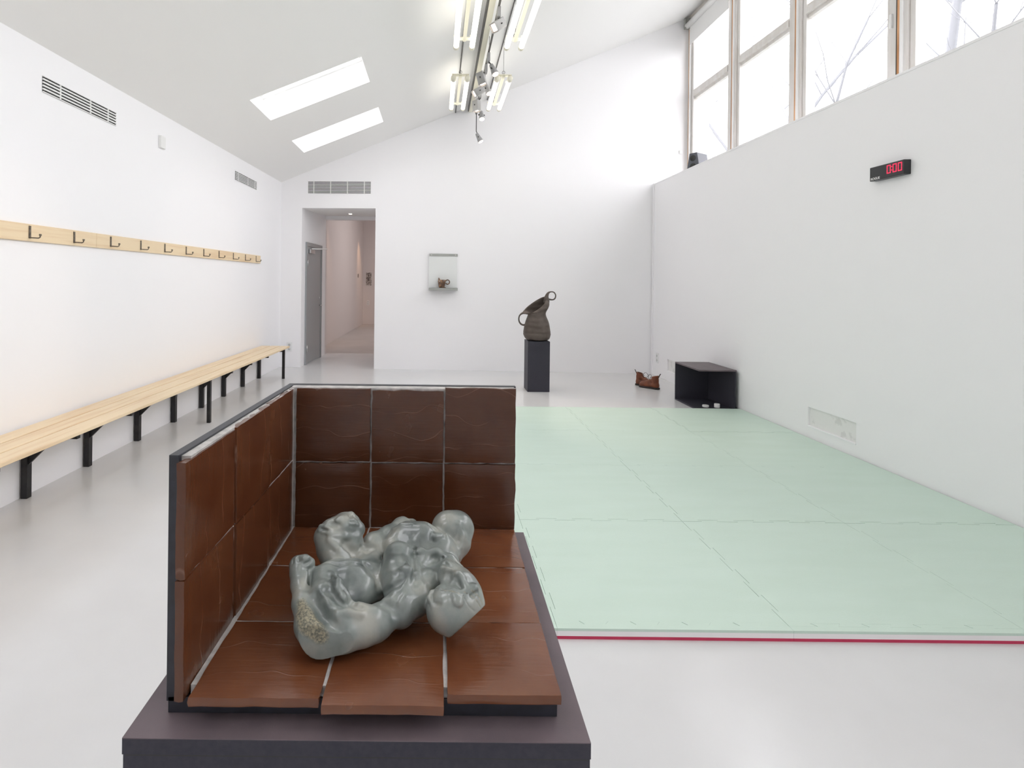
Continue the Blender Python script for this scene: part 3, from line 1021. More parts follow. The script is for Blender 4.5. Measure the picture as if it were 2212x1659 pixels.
def tile_mesh(P00, P10, P11, P01, nrm, th, m, seed, nu=10, wob=.0009):
    """hand-cut glazed slab between four corners of its top face, thickness th along -nrm"""
    P = [Vector(p) for p in (P00, P10, P11, P01)]
    nrm = Vector(nrm).normalized()
    cen = (P[0] + P[1] + P[2] + P[3]) / 4
    bm = bmesh.new()
    top = []
    for i in range(nu + 1):
        row = []
        for j in range(nu + 1):
            u, v = i / nu, j / nu
            p = P[0] * (1 - u) * (1 - v) + P[1] * u * (1 - v) + P[2] * u * v + P[3] * (1 - u) * v
            e = min(u, 1 - u, v, 1 - v)
            q = Vector((p.x * 22 + seed * 3.1, p.y * 22, p.z * 22))
            dn = noise.noise(q) * wob
            if e < .001:
                w = noise.noise_vector(q * 2.2) * .0016
                p = p + (w - nrm * w.dot(nrm))
                dn -= .0016
            row.append(bm.verts.new(p + nrm * dn))
        top.append(row)
    for i in range(nu):
        for j in range(nu):
            bm.faces.new((top[i][j], top[i + 1][j], top[i + 1][j + 1], top[i][j + 1]))
    ring = [top[i][0] for i in range(nu)] + [top[nu][j] for j in range(nu)] + [top[nu - i][nu] for i in range(nu)] + [top[0][nu - j] for j in range(nu)]
    prev = ring
    for k, f in enumerate((.45, 1.0)):
        cur = []
        for v in ring:
            out = (v.co - cen)
            out -= nrm * out.dot(nrm)
            out.normalize()
            w = noise.noise(v.co * 60 + Vector((0, 0, k * 9 + seed)))
            cur.append(bm.verts.new(v.co - nrm * th * f + out * (.0009 if k == 0 else -.0004) + out * w * .0012))
        for a in range(len(ring)):
            b = (a + 1) % len(ring)
            bm.faces.new((prev[a], prev[b], cur[b], cur[a]))
        prev = cur
    bm.faces.new(prev[::-1])
    bmesh.ops.recalc_face_normals(bm, faces=bm.faces)
    o = bm_obj('tile', bm, m, smooth=True)
    # object origin at the tile centre so that the glaze differs from tile to tile
    for v in o.data.vertices:
        v.co -= cen
    o.location = cen
    o.data.shade_smooth() if hasattr(o.data, 'shade_smooth') else None
    md = o.modifiers.new('edge', 'EDGE_SPLIT')
    md.split_angle = RADS(50)
    o.parent = stand
    o.matrix_parent_inverse = Matrix.Translation(-Vector(stand.location))
    return o


def L(a, b, t):
    return a + (b - a) * t


gx = [(-.3290, -.3195), (-.1515, -.1490), (.0165, .0180), (.1760, .1815)]          # column joints: x at the front, x at the back
gy = [.712, .8750, 1.0460, 1.2090]
fr_off = [(.001), (-.009), (.009)]
G = .0022
sd = 1
for r in range(3):
    for c in range(3):
        y0, y1 = gy[r], gy[r + 1]
        if r == 0:
            y0 += fr_off[c]
        t0, t1 = (y0 - .712) / .497, (y1 - .712) / .497
        gr = G + (.0012 if (r == 0 and c > 0) else 0)
        xa, xb = [L(gx[c][0], gx[c][1], t) + gr * (.4 if c == 0 else 1) for t in (t0, t1)]
        xc, xd = [L(gx[c + 1][0], gx[c + 1][1], t) - G for t in (t0, t1)]
        yy0, yy1 = y0 + (G if r else 0), y1 - G * .8
        z = ZS + random.uniform(-.0004, .0006) + (.0016 if (r, c) == (0, 2) else 0)
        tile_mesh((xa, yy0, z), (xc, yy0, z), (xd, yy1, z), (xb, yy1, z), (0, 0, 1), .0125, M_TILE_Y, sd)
        sd += 1
bx = [-.3200, -.1475, .0190, .1835]
bz = [ZS - .004, 1.0860, 1.2545]
for r in range(2):
    for c in range(3):
        z0, z1 = bz[r] + G, bz[r + 1] - G * (.4 if r else 1)
        if r and c == 1:
            z1 -= .004
        if r and c == 2:
            z1 += .004
        y = 1.2080 + (.000, .0035)[(r + c) % 2] + (-.003 if (r and c == 2) else 0) + (-.003 if (r and c == 0) else 0)
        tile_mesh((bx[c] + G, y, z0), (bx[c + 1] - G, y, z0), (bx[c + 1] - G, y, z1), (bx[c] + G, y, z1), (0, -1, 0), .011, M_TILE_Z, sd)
        sd += 1
sx = lambda y: L(-.3365, -.3215, (y - .72) / .49)
sy = [.7190, .8860, 1.0520, 1.2060]
for r in range(2):
    for c in range(3):
        z0, z1 = bz[r] + G - (.012 if (r == 0) else 0), (1.091 - G) if r == 0 else (1.2525 - (.003 if c == 0 else 0))
        if r:
            z0 += .004
        y0, y1 = sy[c] + G + (.002 if c and r == 0 else 0), sy[c + 1] - G
        if c == 1:
            x_off = .0012
        else:
            x_off = -.0006
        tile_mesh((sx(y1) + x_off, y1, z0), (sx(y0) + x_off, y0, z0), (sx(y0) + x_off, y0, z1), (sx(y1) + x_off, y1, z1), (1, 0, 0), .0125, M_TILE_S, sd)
        sd += 1

# ================================================================== SCULPTURE OF INTERTWINED LIMBS
KC = 4.096


def C(cu, cv, z, r):
    """figure joint: traced direction (detail-sheet coordinates), its height above the tiles and radius"""
    p = at_z(560 + cu / KC, 1060 + cv / KC, ZS + z)
    return (p.x, p.y, p.z, r / KC * p.y / F_PX)


S = Field((-.300, .770, ZS - .004), (.120, 1.150, ZS + .150), .0014)
# forearm and fist
S.cap([C(372, 700, .078, 92), C(360, 830, .070, 74), C(378, 1000, .060, 82), C(440, 1190, .046, 122), C(530, 1345, .034, 135)], .008)
S.cap([C(345, 655, .088, 78), C(345, 720, .082, 76)], .006)
S.cap([C(405, 622, .095, 56), C(448, 640, .090, 46)], .006)
S.cap([C(430, 720, .082, 48), C(405, 780, .076, 50)], .006)
# upper arm along the floor
S.cap([C(530, 1345, .034, 135), C(760, 1240, .036, 158), C(930, 1200, .036, 150), C(1060, 1185, .036, 118), C(1165, 1165, .036, 62)], .010)
S.cap([C(700, 1110, .060, 75), C(860, 1085, .058, 75), C(1010, 1110, .052, 75)], .010)
# shoulder and chest
S.cap([C(640, 780, .062, 150), C(800, 790, .062, 150), C(900, 860, .055, 130)], .012)
S.cap([C(760, 940, .050, 130), C(900, 940, .045, 100)], .012)
S.cap([C(580, 780, .070, 118), C(560, 930, .068, 105), C(620, 1040, .062, 95), C(700, 1110, .055, 80)], .008)
S.cap([C(690, 850, .080, 70), C(745, 960, .074, 66), C(790, 1010, .066, 50)], .006)
S.cap([C(700, 690, .070, 80), C(850, 680, .066, 75)], .008)
# neck and thrown-back head
S.cap([C(680, 620, .064, 130), C(640, 500, .078, 125), C(620, 420, .090, 118)], .010)
S.cap([C(860, 570, .058, 85), C(820, 460, .078, 90), C(800, 390, .090, 80)], .010)
S.cap([C(740, 560, .066, 110), C(730, 440, .082, 110)], .010)
S.cap([C(640, 350, .104, 100), C(740, 315, .108, 92), C(830, 325, .102, 80)], .008)
S.cap([C(880, 345, .098, 46), C(855, 370, .094, 50)], .008)
S.cap([C(560, 400, .096, 70)], .010)
S.cap([C(660, 275, .110, 40), C(740, 242, .114, 36), C(812, 218, .120, 33)], .010)
S.cap([C(850, 262, .110, 28)], .010)
S.cap([C(888, 338, .100, 40)], .008)
# far arm between the neck and the belly
S.cap([C(960, 620, .048, 110), C(1010, 470, .058, 88), C(1140, 390, .062, 70), C(1250, 310, .066, 62), C(1350, 300, .064, 50)], .010)
S.cap([C(1275, 255, .078, 20), C(1380, 290, .076, 16)], .008)
S.cap([C(980, 640, .050, 100), C(985, 760, .046, 120), C(1010, 900, .040, 110)], .016)
# belly
S.cap([C(1330, 410, .070, 132), C(1440, 420, .072, 138)], .012)
S.cap([C(1190, 500, .060, 105), C(1270, 420, .066, 110)], .012)
S.cap([C(1540, 430, .070, 90), C(1620, 500, .062, 90)], .010)
S.cap([C(1330, 560, .050, 150), C(1560, 580, .045, 140), C(1680, 640, .040, 95)], .012)
# raised knee and its thigh
S.cap([C(1675, 335, .072, 152), C(1740, 330, .070, 148)], .008)
S.cap([C(1765, 350, .066, 130), C(1765, 470, .050, 98), C(1735, 590, .034, 58)], .010)
S.cap([C(1640, 520, .055, 100), C(1700, 560, .044, 80)], .010)
# central limb coming down to the front
S.cap([C(1235, 600, .070, 142), C(1215, 730, .066, 130), C(1245, 880, .058, 140), C(1290, 1000, .046, 140), C(1250, 1080, .036, 118)], .008)
S.cap([C(1250, 1080, .040, 110), C(1080, 1090, .038, 85), C(980, 1100, .038, 70)], .010)
S.cap([C(1330, 620, .066, 60), C(1350, 800, .062, 60), C(1420, 930, .052, 110), C(1400, 1000, .040, 105)], .010)
S.cap([C(1290, 690, .090, 30), C(1330, 720, .086, 26)], .012)
# shoulder ridge and neck of the second head
S.cap([C(1430, 545, .082, 46), C(1560, 560, .080, 50), C(1680, 620, .074, 56), C(1770, 710, .066, 52)], .006)
S.cap([C(1480, 690, .060, 112), C(1500, 820, .056, 110), C(1450, 900, .050, 100)], .008)
S.cap([C(1600, 700, .056, 110), C(1640, 800, .056, 110)], .008)
S.cap([C(1385, 600, .078, 24), C(1400, 740, .074, 24), C(1450, 860, .068, 22)], .005)
# second head: a face on its side, sliced flat at the crown
S.cap([C(1690, 1040, .056, 205), C(1790, 1010, .056, 195), C(1770, 900, .064, 165)], .010)
S.cap([C(1760, 850, .072, 140), C(1690, 730, .080, 95), C(1665, 655, .086, 56)], .010)
S.cap([C(1850, 900, .066, 110), C(1800, 780, .074, 80)], .010)
S.cap([C(1640, 1080, .044, 150), C(1720, 1130, .044, 130)], .010)
pa, pb = C(1722, 1262, .004, 1), C(1992, 1010, .022, 1)
va_, vb_ = Vector(pa[:3]), Vector(pb[:3])
eye = Vector((0.008, 0, CAM_H - .02))
nrm = (vb_ - va_).cross(eye - va_).normalized()
if nrm.dot(Vector((1, -1, 0))) < 0:
    nrm = -nrm
S.cut(va_, nrm, lo=(.0, .77, ZS - .01), hi=(.12, 1.15, ZS + .16))


def SP(cu, cv, r, depth=0.0):       # a point on the modelled skin
    p = S.hit(560 + cu / KC, 1060 + cv / KC, -depth)
    if p is None:
        return None
    return (p.x, p.y, p.z, r / KC * p.y / F_PX)


def on_skin(chain, k=.003, op='add', depth=0.0):
    q = [SP(*c, depth=depth) for c in chain]
    q = [a for a in q if a]
    if q:
        if len(q) > 1:
            keep = [q[0]]
            for a in q[1:]:
                if abs(a[1] - keep[-1][1]) < .035:
                    keep.append(a)
            q = keep
        S.cap(q, k, op)


# fist: folded fingers and thumb
on_skin([(470, 575, 9), (448, 625, 9), (400, 650, 9)], .003, 'sub')
on_skin([(345, 585, 6), (350, 620, 6)], .003, 'sub')
on_skin([(300, 600, 6), (300, 640, 6)], .003, 'sub')
on_skin([(395, 600, 12), (435, 590, 12)], .004)
on_skin([(400, 690, 7), (450, 690, 7), (480, 680, 7)], .003, 'sub')
on_skin([(400, 585, 5)], .002, 'sub')
# ear, lips, nostrils, chin of the first head
on_skin([(530, 350, 16), (545, 318, 18), (590, 320, 18), (625, 345, 16), (610, 372, 14), (560, 368, 14)], .003)
on_skin([(560, 342, 8), (600, 348, 8)], .003, 'sub')
on_skin([(690, 268, 18), (720, 240, 16)], .006)
on_skin([(640, 300, 16), (700, 300, 14)], .006, 'sub')
on_skin([(800, 262, 12), (830, 258, 14), (855, 268, 12)], .003)
on_skin([(800, 290, 12), (840, 292, 16), (868, 300, 12)], .003)
on_skin([(805, 276, 5), (860, 282, 5)], .002, 'sub')
on_skin([(796, 226, 6)], .002, 'sub')
on_skin([(836, 222, 6)], .002, 'sub')
on_skin([(640, 395, 14), (760, 405, 14), (870, 405, 12)], .010)
on_skin([(620, 440, 16), (700, 520, 18), (790, 590, 18), (880, 660, 14)], .008)
on_skin([(760, 480, 22), (820, 540, 22)], .010, 'sub')
# chest and arm creases
on_skin([(490, 940, 22), (545, 1070, 28), (620, 1170, 28), (710, 1240, 18)], .012, 'sub')
on_skin([(600, 630, 10), (720, 650, 12), (850, 640, 12), (970, 700, 10)], .006, 'sub')
on_skin([(448, 700, 12), (446, 820, 14), (468, 960, 18), (525, 1090, 20), (610, 1200, 20), (720, 1290, 14)], .008, 'sub', depth=.004)
on_skin([(446, 780, 14), (462, 900, 16), (500, 1030, 18), (570, 1150, 18)], .008, 'sub', depth=.010)
on_skin([(640, 740, 16), (700, 800, 16), (690, 860, 14)], .008)
on_skin([(590, 880, 12), (660, 930, 14), (760, 1030, 14)], .008, 'sub')
on_skin([(780, 880, 16), (820, 980, 16), (850, 1040, 14)], .010, 'sub')
on_skin([(900, 1045, 16), (980, 990, 18), (1060, 930, 18)], .008, 'sub')
on_skin([(930, 640, 18), (1010, 720, 16), (1050, 850, 14)], .008, 'sub')
on_skin([(1080, 600, 10), (1070, 700, 12), (1090, 820, 12)], .006, 'sub')
on_skin([(900, 500, 12), (960, 540, 12), (1010, 520, 12)], .005, 'sub')
on_skin([(700, 1090, 14), (780, 1075, 14), (900, 1090, 12)], .008)
# belly folds and navel knot
on_skin([(1190, 340, 12), (1260, 300, 12), (1340, 295, 10)], .005)
on_skin([(1380, 530, 12), (1490, 500, 12), (1600, 470, 10)], .008, 'sub')
on_skin([(1400, 540, 12), (1480, 505, 16), (1600, 495, 14), (1690, 545, 12)], .006)
on_skin([(1560, 410, 34), (1640, 400, 28)], .006)
on_skin([(1650, 400, 14)], .005, 'sub')
on_skin([(1510, 300, 12), (1560, 340, 12), (1630, 370, 10)], .006, 'sub')
on_skin([(1770, 300, 14), (1800, 400, 14), (1780, 500, 12)], .010)
# central limb modelling
on_skin([(1110, 900, 14), (1220, 830, 14), (1310, 770, 12)], .008, 'sub')
on_skin([(1300, 640, 12), (1330, 700, 14), (1310, 800, 14)], .008)
on_skin([(1120, 980, 26), (1180, 970, 26)], .010)
on_skin([(1290, 940, 12), (1250, 1000, 14)], .008)
on_skin([(1380, 590, 12), (1392, 760, 14), (1425, 880, 14), (1470, 970, 16)], .006, 'sub', depth=.004)
on_skin([(1500, 640, 40), (1560, 600, 30)], .010, 'sub')
on_skin([(1625, 600, 10), (1590, 690, 14), (1545, 790, 14), (1510, 870, 12), (1475, 930, 12)], .004, 'sub', depth=.003)
on_skin([(1590, 1000, 10), (1500, 1010, 10)], .006, 'sub')
# the sliced face
on_skin([(1620, 690, 22), (1680, 700, 24), (1760, 740, 24), (1800, 770, 20)], .006)
on_skin([(1640, 640, 12), (1690, 660, 12), (1740, 690, 12)], .004, 'sub')
on_skin([(1670, 760, 34), (1660, 830, 30)], .010, 'sub')
on_skin([(1740, 805, 44), (1775, 830, 40)], .008, 'sub')
on_skin([(1790, 780, 14), (1820, 840, 18), (1850, 880, 16)], .006)
on_skin([(1900, 870, 44), (1915, 850, 30)], .006)
on_skin([(1880, 930, 14), (1930, 900, 14)], .004, 'sub')
on_skin([(1730, 930, 28), (1770, 970, 34)], .006)
on_skin([(1740, 985, 26), (1770, 1000, 22)], .005)
on_skin([(1525, 900, 22), (1510, 950, 22), (1540, 1010, 22)], .005)
on_skin([(1530, 930, 9), (1535, 980, 9)], .003, 'sub')
on_skin([(1510, 862, 4), (1580, 872, 4), (1650, 888, 4), (1710, 892, 5), (1770, 915, 5), (1815, 900, 5), (1870, 925, 4), (1920, 970, 4), (1955, 1030, 4)], .001, 'sub')
on_skin([(1805, 925, 6), (1825, 985, 6), (1860, 1030, 6), (1905, 1070, 6)], .001, 'sub')
S.cut((0, 0, ZS + .0003), (0, 0, -1))
sculpt, SV = S.build('limb_sculpture', M_SCULPT, smooth=2)
tag(sculpt, 'glossy grey-green ceramic of intertwined limbs, torsos and two faces lying on brown tiles', 'sculpture')
pl = [SP(372, 990, 34), SP(385, 1070, 64), SP(440, 1190, 88), SP(540, 1290, 62)]
att = np.zeros(len(SV))
for p, q in zip(pl, pl[1:]):
    a, b = np.array(p[:3]), np.array(q[:3])
    ab = b - a
    t = np.clip(((SV - a) @ ab) / (ab @ ab), 0, 1)
    dd = np.linalg.norm(SV - a - t[:, None] * ab, axis=1)
    rr = p[3] + (q[3] - p[3]) * t
    att = np.maximum(att, np.clip(1.0 - (dd - rr * 1.15 + .004) / .007, 0, 1))
for ck_ in ([(1510, 862), (1580, 872), (1650, 888), (1710, 892), (1770, 915)], [(1815, 900), (1870, 925), (1920, 970), (1955, 1030)], [(1880, 880), (1935, 930), (1975, 1000)]):
    cp = [q for q in (SP(a, b, 1) for a, b in ck_) if q]
    for p, q in zip(cp, cp[1:]):
        a, b = np.array(p[:3]), np.array(q[:3])
        ab = b - a
        t = np.clip(((SV - a) @ ab) / (ab @ ab), 0, 1)
        dd = np.linalg.norm(SV - a - t[:, None] * ab, axis=1)
        att = np.maximum(att, .75 * np.clip(1.0 - (dd - .0006) / .0014, 0, 1))
at_ = sculpt.data.attributes.new('rough_patch', 'FLOAT', 'POINT')
at_.data.foreach_set('value', att.astype(np.float32))

# ================================================================== BACK PLINTH AND JUG
pl2 = tag(quadbox('plinth', [(1.250, 7.29), (1.552, 7.29), (1.552, 7.59), (1.250, 7.59)], 0, .692, M_MDF, .0015), 'slim black plinth standing on the grey floor near the back wall', 'plinth')
jug = thing('jug', 'tall twisted brown stoneware jug with two looping handles on the slim plinth', 'jug', (1.40, 7.44, .692))
JK = 1.054e-3


def J(u, v, dy=0.0):
    return Vector((1.400 + (u - 490) * JK, 7.44 + dy, .692 + (835 - v) * JK))


rings = []
NS = 40
prof = [(833, 400, 590), (828, 350, 645), (800, 324, 662), (760, 311, 668), (752, 307, 671), (740, 312, 667), (715, 309, 667), (700, 314, 662), (650, 317, 655), (600, 328, 645), (560, 342, 630),
        (520, 358, 612), (485, 370, 600)]
for v, a, b in prof:
    w = (b - a) / 2 * JK
    rings.append((J((a + b) / 2, v), Vector((w, 0, 0)), Vector((0, w * .95, 0)), 0))
up_r = [((362, 470), (606, 452), .112, 0), ((345, 468), (632, 410), .115, .016), ((330, 466), (652, 355), .11, .032), ((312, 468), (645, 300), .10, .050), ((300, 472), (596, 256), .085, .072)]
for (a, b, w, dip) in up_r:
    pa_, pb_ = J(*a), J(*b)
    rings.append(((pa_ + pb_) / 2, (pb_ - pa_) / 2, Vector((0, w, 0)), dip))
bm = bmesh.new()
vr = []
for cc, ax, ay, dip in rings:
    row = []
    down = Vector((ax.z, 0, -ax.x)).normalized() if ax.length else Vector((0, 0, -1))
    for k in range(NS):
        t = 2 * math.pi * k / NS
        s = math.sin(t)
        bulge = dip * (-s) * 1.0 if s < 0 else -dip * s * .35
        p = cc + ax * math.cos(t) + ay * s + down * bulge
        p += Vector((math.cos(t), s, 0)) * noise.noise(p * 9) * .005
        row.append(bm.verts.new(p))
    vr.append(row)
for r0, r1 in zip(vr, vr[1:]):
    for k in range(NS):
        bm.faces.new((r0[k], r0[(k + 1) % NS], r1[(k + 1) % NS], r1[k]))
bm.faces.new(vr[0][::-1])
body = bm_obj('jug_body', bm, M_JUG, smooth=True)
sb = body.modifiers.new('sub', 'SUBSURF')
sb.levels = sb.render_levels = 1
so = body.modifiers.new('wall', 'SOLIDIFY')
so.thickness = .012
so.offset = -1
adopt(jug, body)


def smooth_path(pts, n=6):
    out = []
    P = [pts[0]] + pts + [pts[-1]]
    for i in range(1, len(P) - 2):
        for k in range(n):
            t = k / n
            a, b, c, d = P[i - 1], P[i], P[i + 1], P[i + 2]
            out.append(tuple(.5 * ((2 * b[j]) + (-a[j] + c[j]) * t + (2 * a[j] - 5 * b[j] + 4 * c[j] - d[j]) * t * t + (-a[j] + 3 * b[j] - 3 * c[j] + d[j]) * t ** 3) for j in range(len(a))))
    out.append(tuple(pts[-1]))
    return out


def jhandle(pts):
    q = smooth_path(pts)
    bm = bmesh.new()
    add_tube(bm, [J(u, v, dy) for u, v, dy, r in q], [r * JK for *_, r in q], 10)
    adopt(jug, bm_obj('handle', bm, M_JUG, smooth=True))


jhandle([(330, 474, 0, 16), (300, 475, 0, 14), (265, 498, 0, 10), (248, 535, 0, 9), (250, 580, 0, 10), (270, 615, 0, 11), (300, 632, 0, 12), (330, 632, 0, 14)])
jhandle([(612, 330, 0, 42), (610, 285, 0, 36), (615, 245, 0, 25), (635, 205, 0, 15), (670, 189, 0, 8), (710, 197, 0, 8), (732, 235, 0, 8), (722, 278, 0, 9), (690, 294, 0, 9), (640, 288, 0, 12)])

# ================================================================== MIRROR-LIKE WALL SHELF WITH CUP
SX0, SX1 = -.146, .332
SYB = yb(.1)
sh = thing('wall_shelf', 'small grey metal shelf with a pale glossy back panel on the back wall', 'shelf', ((SX0 + SX1) / 2, SYB, 1.36))
adopt(sh, box('back_panel', SX0 - .002, SX1 - .004, SYB - .028, SYB - .008, 1.395, 1.925, M_PANEL),
      box('top_strip', SX0 + .004, SX1 + .004, SYB - .032, SYB, 1.925, 1.968, M_GREYMETAL, bv=.001),
      box('shelf_plate', SX0 - .0, SX1 + .006, SYB - .165, SYB, 1.352, 1.392, M_GREYMETAL, bv=.001))
for x in (SX0 + .04, SX1 - .03):
    adopt(sh, tube('screw', [(x, SYB - .036, 1.948), (x, SYB - .03, 1.948)], .008, M_WHITE, n=10))
cup = thing('cup', 'small lumpy copper-brown glazed cup with a ring handle on the wall shelf', 'cup', (.085, SYB - .09, 1.392))
f = Field((-.03, SYB - .19, 1.385), (.22, SYB + .01, 1.58), .003)
cy = SYB - .085
f.cap([(.085, cy, 1.405, .034), (.080, cy, 1.44, .046), (.085, cy, 1.50, .056)], .01)
f.cap([(.035, cy, 1.50, .030), (.022, cy, 1.555, .010)], .012)
f.cap([(.045, cy, 1.42, .026), (.04, cy, 1.47, .030)], .01)
f.cap([(.035, cy, 1.398, .008), (.135, cy, 1.398, .008)], .008)
f.cap([(.085, cy, 1.50, .040), (.085, cy, 1.56, .046)], .006, 'sub')
f.cap([(.035, cy - .08, 1.507, .010), (.035, cy + .06, 1.507, .010)], .004, 'sub')
f.cut((0, 0, 1.392), (0, 0, -1))
o, _ = f.build('cup_body', M_CUP, smooth=1)
adopt(cup, o)
hpth = [(.085 + .052 + .032 + .034 * math.cos(t), cy, 1.492 + .036 * math.sin(t)) for t in np.linspace(2.6, -2.6, 16)]
adopt(cup, tube('handle', hpth, .0095, M_CUP))
adopt(cup, tube('handle', [(.025, cy, 1.49), (.005, cy, 1.492)], .005, M_CUP))

# ================================================================== BOOTS


def boot(label, heel, yaw, lace_side):
    t = thing('boot', label, 'boot', (heel[0], heel[1], 0))
    ca, sa = math.cos(yaw), math.sin(yaw)
    T = lambda x, y, z: (x * ca - y * sa, x * sa + y * ca, z)
    f = Field((-.05, -.07, .012), (.33, .07, .235), .004)
    f.cap([(.045, 0, .055, .040), (.14, 0, .050, .040), (.225, .0, .048, .043), (.245, 0, .045, .040)], .015)
    f.cap([(.040, 0, .05, .040), (.055, 0, .13, .044), (.058, 0, .21, .050)], .020)
    f.cap([(.10, 0, .115, .030), (.15, 0, .085, .034), (.19, 0, .07, .034)], .02)
    f.cap([(.055, 0, .10, .030), (.060, 0, .24, .040)], .004, 'sub')
    f.cap([(.115, 0, .165, .010), (.11, 0, .24, .016)], .004, 'sub')
    f.cut((.06, 0, .185), (.25, 0, 1))
    f.cut((0, 0, .022), (0, 0, -1))
    V, Q = f.mesh()
    o = mesh_obj('boot_upper', [T(*v) for v in V.tolist()], Q, M_BOOT, t, smooth=True)
    md = o.modifiers.new('relax', 'SMOOTH')
    md.iterations = 2
    bm = bmesh.new()
    out = [(0, -.03), (.03, -.042), (.10, -.036), (.18, -.046), (.25, -.042), (.287, -.02), (.292, .0), (.287, .02), (.25, .042), (.18, .046), (.10, .036), (.03, .042), (0, .03), (-.006, 0)]
    vb = [bm.verts.new(T(x, y, 0)) for x, y in out]
    vt = [bm.verts.new(T(x, y, .026)) for x, y in out]
    bm.faces.new(vb[::-1])
    bm.faces.new(vt)
    for i in range(len(out)):
        j = (i + 1) % len(out)
        bm.faces.new((vb[i], vb[j], vt[j], vt[i]))
    bm_obj('sole', bm, M_SOLE, t)
    for a, b in ((.112, .15), (.122, .125)):
        tube('lace', [T(a, -.030, b), T(a + .014, 0, b + .008), T(a, .030, b)], .0035, M_SOLE, t)
    tube('lace', smooth_path([T(.112, 0, .165), T(.125, lace_side * .012, .195), T(.150, lace_side * .022, .190), T(.168, lace_side * .028, .160), T(.155, lace_side * .024, .132), T(.132, lace_side * .014, .130)], 5), .0028, M_SOLE, t)
    tube('pull_tab', [T(.008, 0, .17), T(-.012, 0, .215), T(-.022, 0, .225)], .006, M_SOLE, t)


boot('worn rust-brown leather boot, the left one of the pair, higher open shaft', (2.96, 7.885), RADS(-46), 1)
boot('worn rust-brown leather boot, the right one of the pair, heel to the black box', (3.155, 7.535), RADS(134), -1)

# ================================================================== BLACK OPEN BOX, CHALK BLOCKS
bxr = thing('open_box', 'black open-sided box standing on the floor at the far edge of the mat', 'box', (3.33, 6.6, 0))
X0, X1, BYA, BYB, BH = 3.105, 3.545, 6.285, 6.925, .490
adopt(bxr, box('top_panel', X0, X1, BYA, BYB, BH - .018, BH, M_MDF_LIT_TOP, bv=.0015), box('bottom_panel', X0, X1, BYA, BYB, 0, .018, M_MDF, bv=.0015),
      box('side_panel', X1 - .018, X1, BYA, BYB - .018, .018, BH - .018, M_MDF), box('back_panel', X0, X1, BYB - .018, BYB, .018, BH - .018, M_MDF))
for (x, y, r, h, lb) in ((3.262, 6.44, .037, .022, 'flat white chalk disc lying in the black open box'), (3.385, 6.41, .032, .046, 'taller white chalk cylinder in the black open box')):
    bm = bmesh.new()
    add_tube(bm, [(x, y, .018), (x, y, .018 + h * .12), (x, y, .018 + h * .88), (x, y, .018 + h)], [r * .93, r, r, r * .93], 20)
    tag(bm_obj('chalk_block', bm, M_PUCK, smooth=False), lb, 'chalk')
tag(tube('cable', [(3.553, 6.33, .06), (3.56, 6.30, .03), (3.572, 6.29, .007), (3.565, 6.6, .006), (3.57, 7.3, .006)], .006, M_GAP), 'short black cable on the floor between the open box and the wall', 'cable')

# ================================================================== TIMER CLOCK
ck = thing('wall_timer', 'black digital wall timer with red numerals reading 0:00 on the right wall', 'clock', (XR, 4.19, 2.41))
KX = XR - .055
adopt(ck, box('case', KX, XR, 4.03, 4.35, 2.354, 2.466, M_CLOCK, bv=.005))


def seg(y0, y1, z0, z1):
    return box('numeral_segment', KX - .0012, KX + .001, min(y0, y1), max(y0, y1), z0, z1, M_LED)


dw, dh, th_, zb = .036, .066, .0072, 2.385
for yl in (4.184, 4.130, 4.083):       # left edge as seen from the room (y decreases to the right)
    yr = yl - dw
    a = [seg(yl, yl - th_, zb, zb + dh / 2 - .001), seg(yl, yl - th_, zb + dh / 2 + .001, zb + dh), seg(yr, yr + th_, zb, zb + dh / 2 - .001),
         seg(yr, yr + th_, zb + dh / 2 + .001, zb + dh), seg(yl - th_, yr + th_, zb, zb + th_), seg(yl - th_, yr + th_, zb + dh - th_, zb + dh)]
    adopt(ck, *a)
for z in (2.403, 2.430):
    adopt(ck, seg(4.142, 4.135, z, z + .007))
tcv = bpy.data.curves.new('lettering', 'FONT')
tcv.body = 'ROGUE'
tcv.size = .0265
tcv.extrude = .0004
tcv.offset = .0006
tmp = bpy.data.objects.new('tmp', tcv)
COL.objects.link(tmp)
bpy.context.view_layer.update()
me = bpy.data.meshes.new_from_object(tmp.evaluated_get(bpy.context.evaluated_depsgraph_get()))
bpy.data.objects.remove(tmp)
me.transform(Matrix(((0, 0, -1, KX - .0006), (-1, 0, 0, 4.339), (0, 1, 0, 2.361), (0, 0, 0, 1))))
me.materials.clear()
me.materials.append(M_LETTER)
lt = link(bpy.data.objects.new('lettering', me))
adopt(ck, lt)

# speaker on the ledge
sp = thing('speaker', 'small dark grey speaker on the ledge in front of the far window', 'speaker', (3.90, 8.0, LEDGE))
bm = bmesh.new()
R_ = Matrix.Rotation(RADS(32), 4, 'Z')
vv = add_box(bm, -.13, .13, -.11, .11, 0, .30)
for v in vv:
    if v.co.z > .1:
        v.co.y *= .55
bmesh.ops.transform(bm, matrix=Matrix.Translation((3.90, 8.0, LEDGE)) @ R_, verts=bm.verts)
bevel(bm, .006, 1)
adopt(sp, bm_obj('cabinet', bm, M_SPK))
for z in (.10, .22):
    c0 = Matrix.Translation((3.90, 8.0, LEDGE)) @ R_ @ Vector((-.131, 0, z))
    c1 = Matrix.Translation((3.90, 8.0, LEDGE)) @ R_ @ Vector((-.137, 0, z))
    adopt(sp, tube('driver', [c0, c1], .045, M_GAP, n=18))

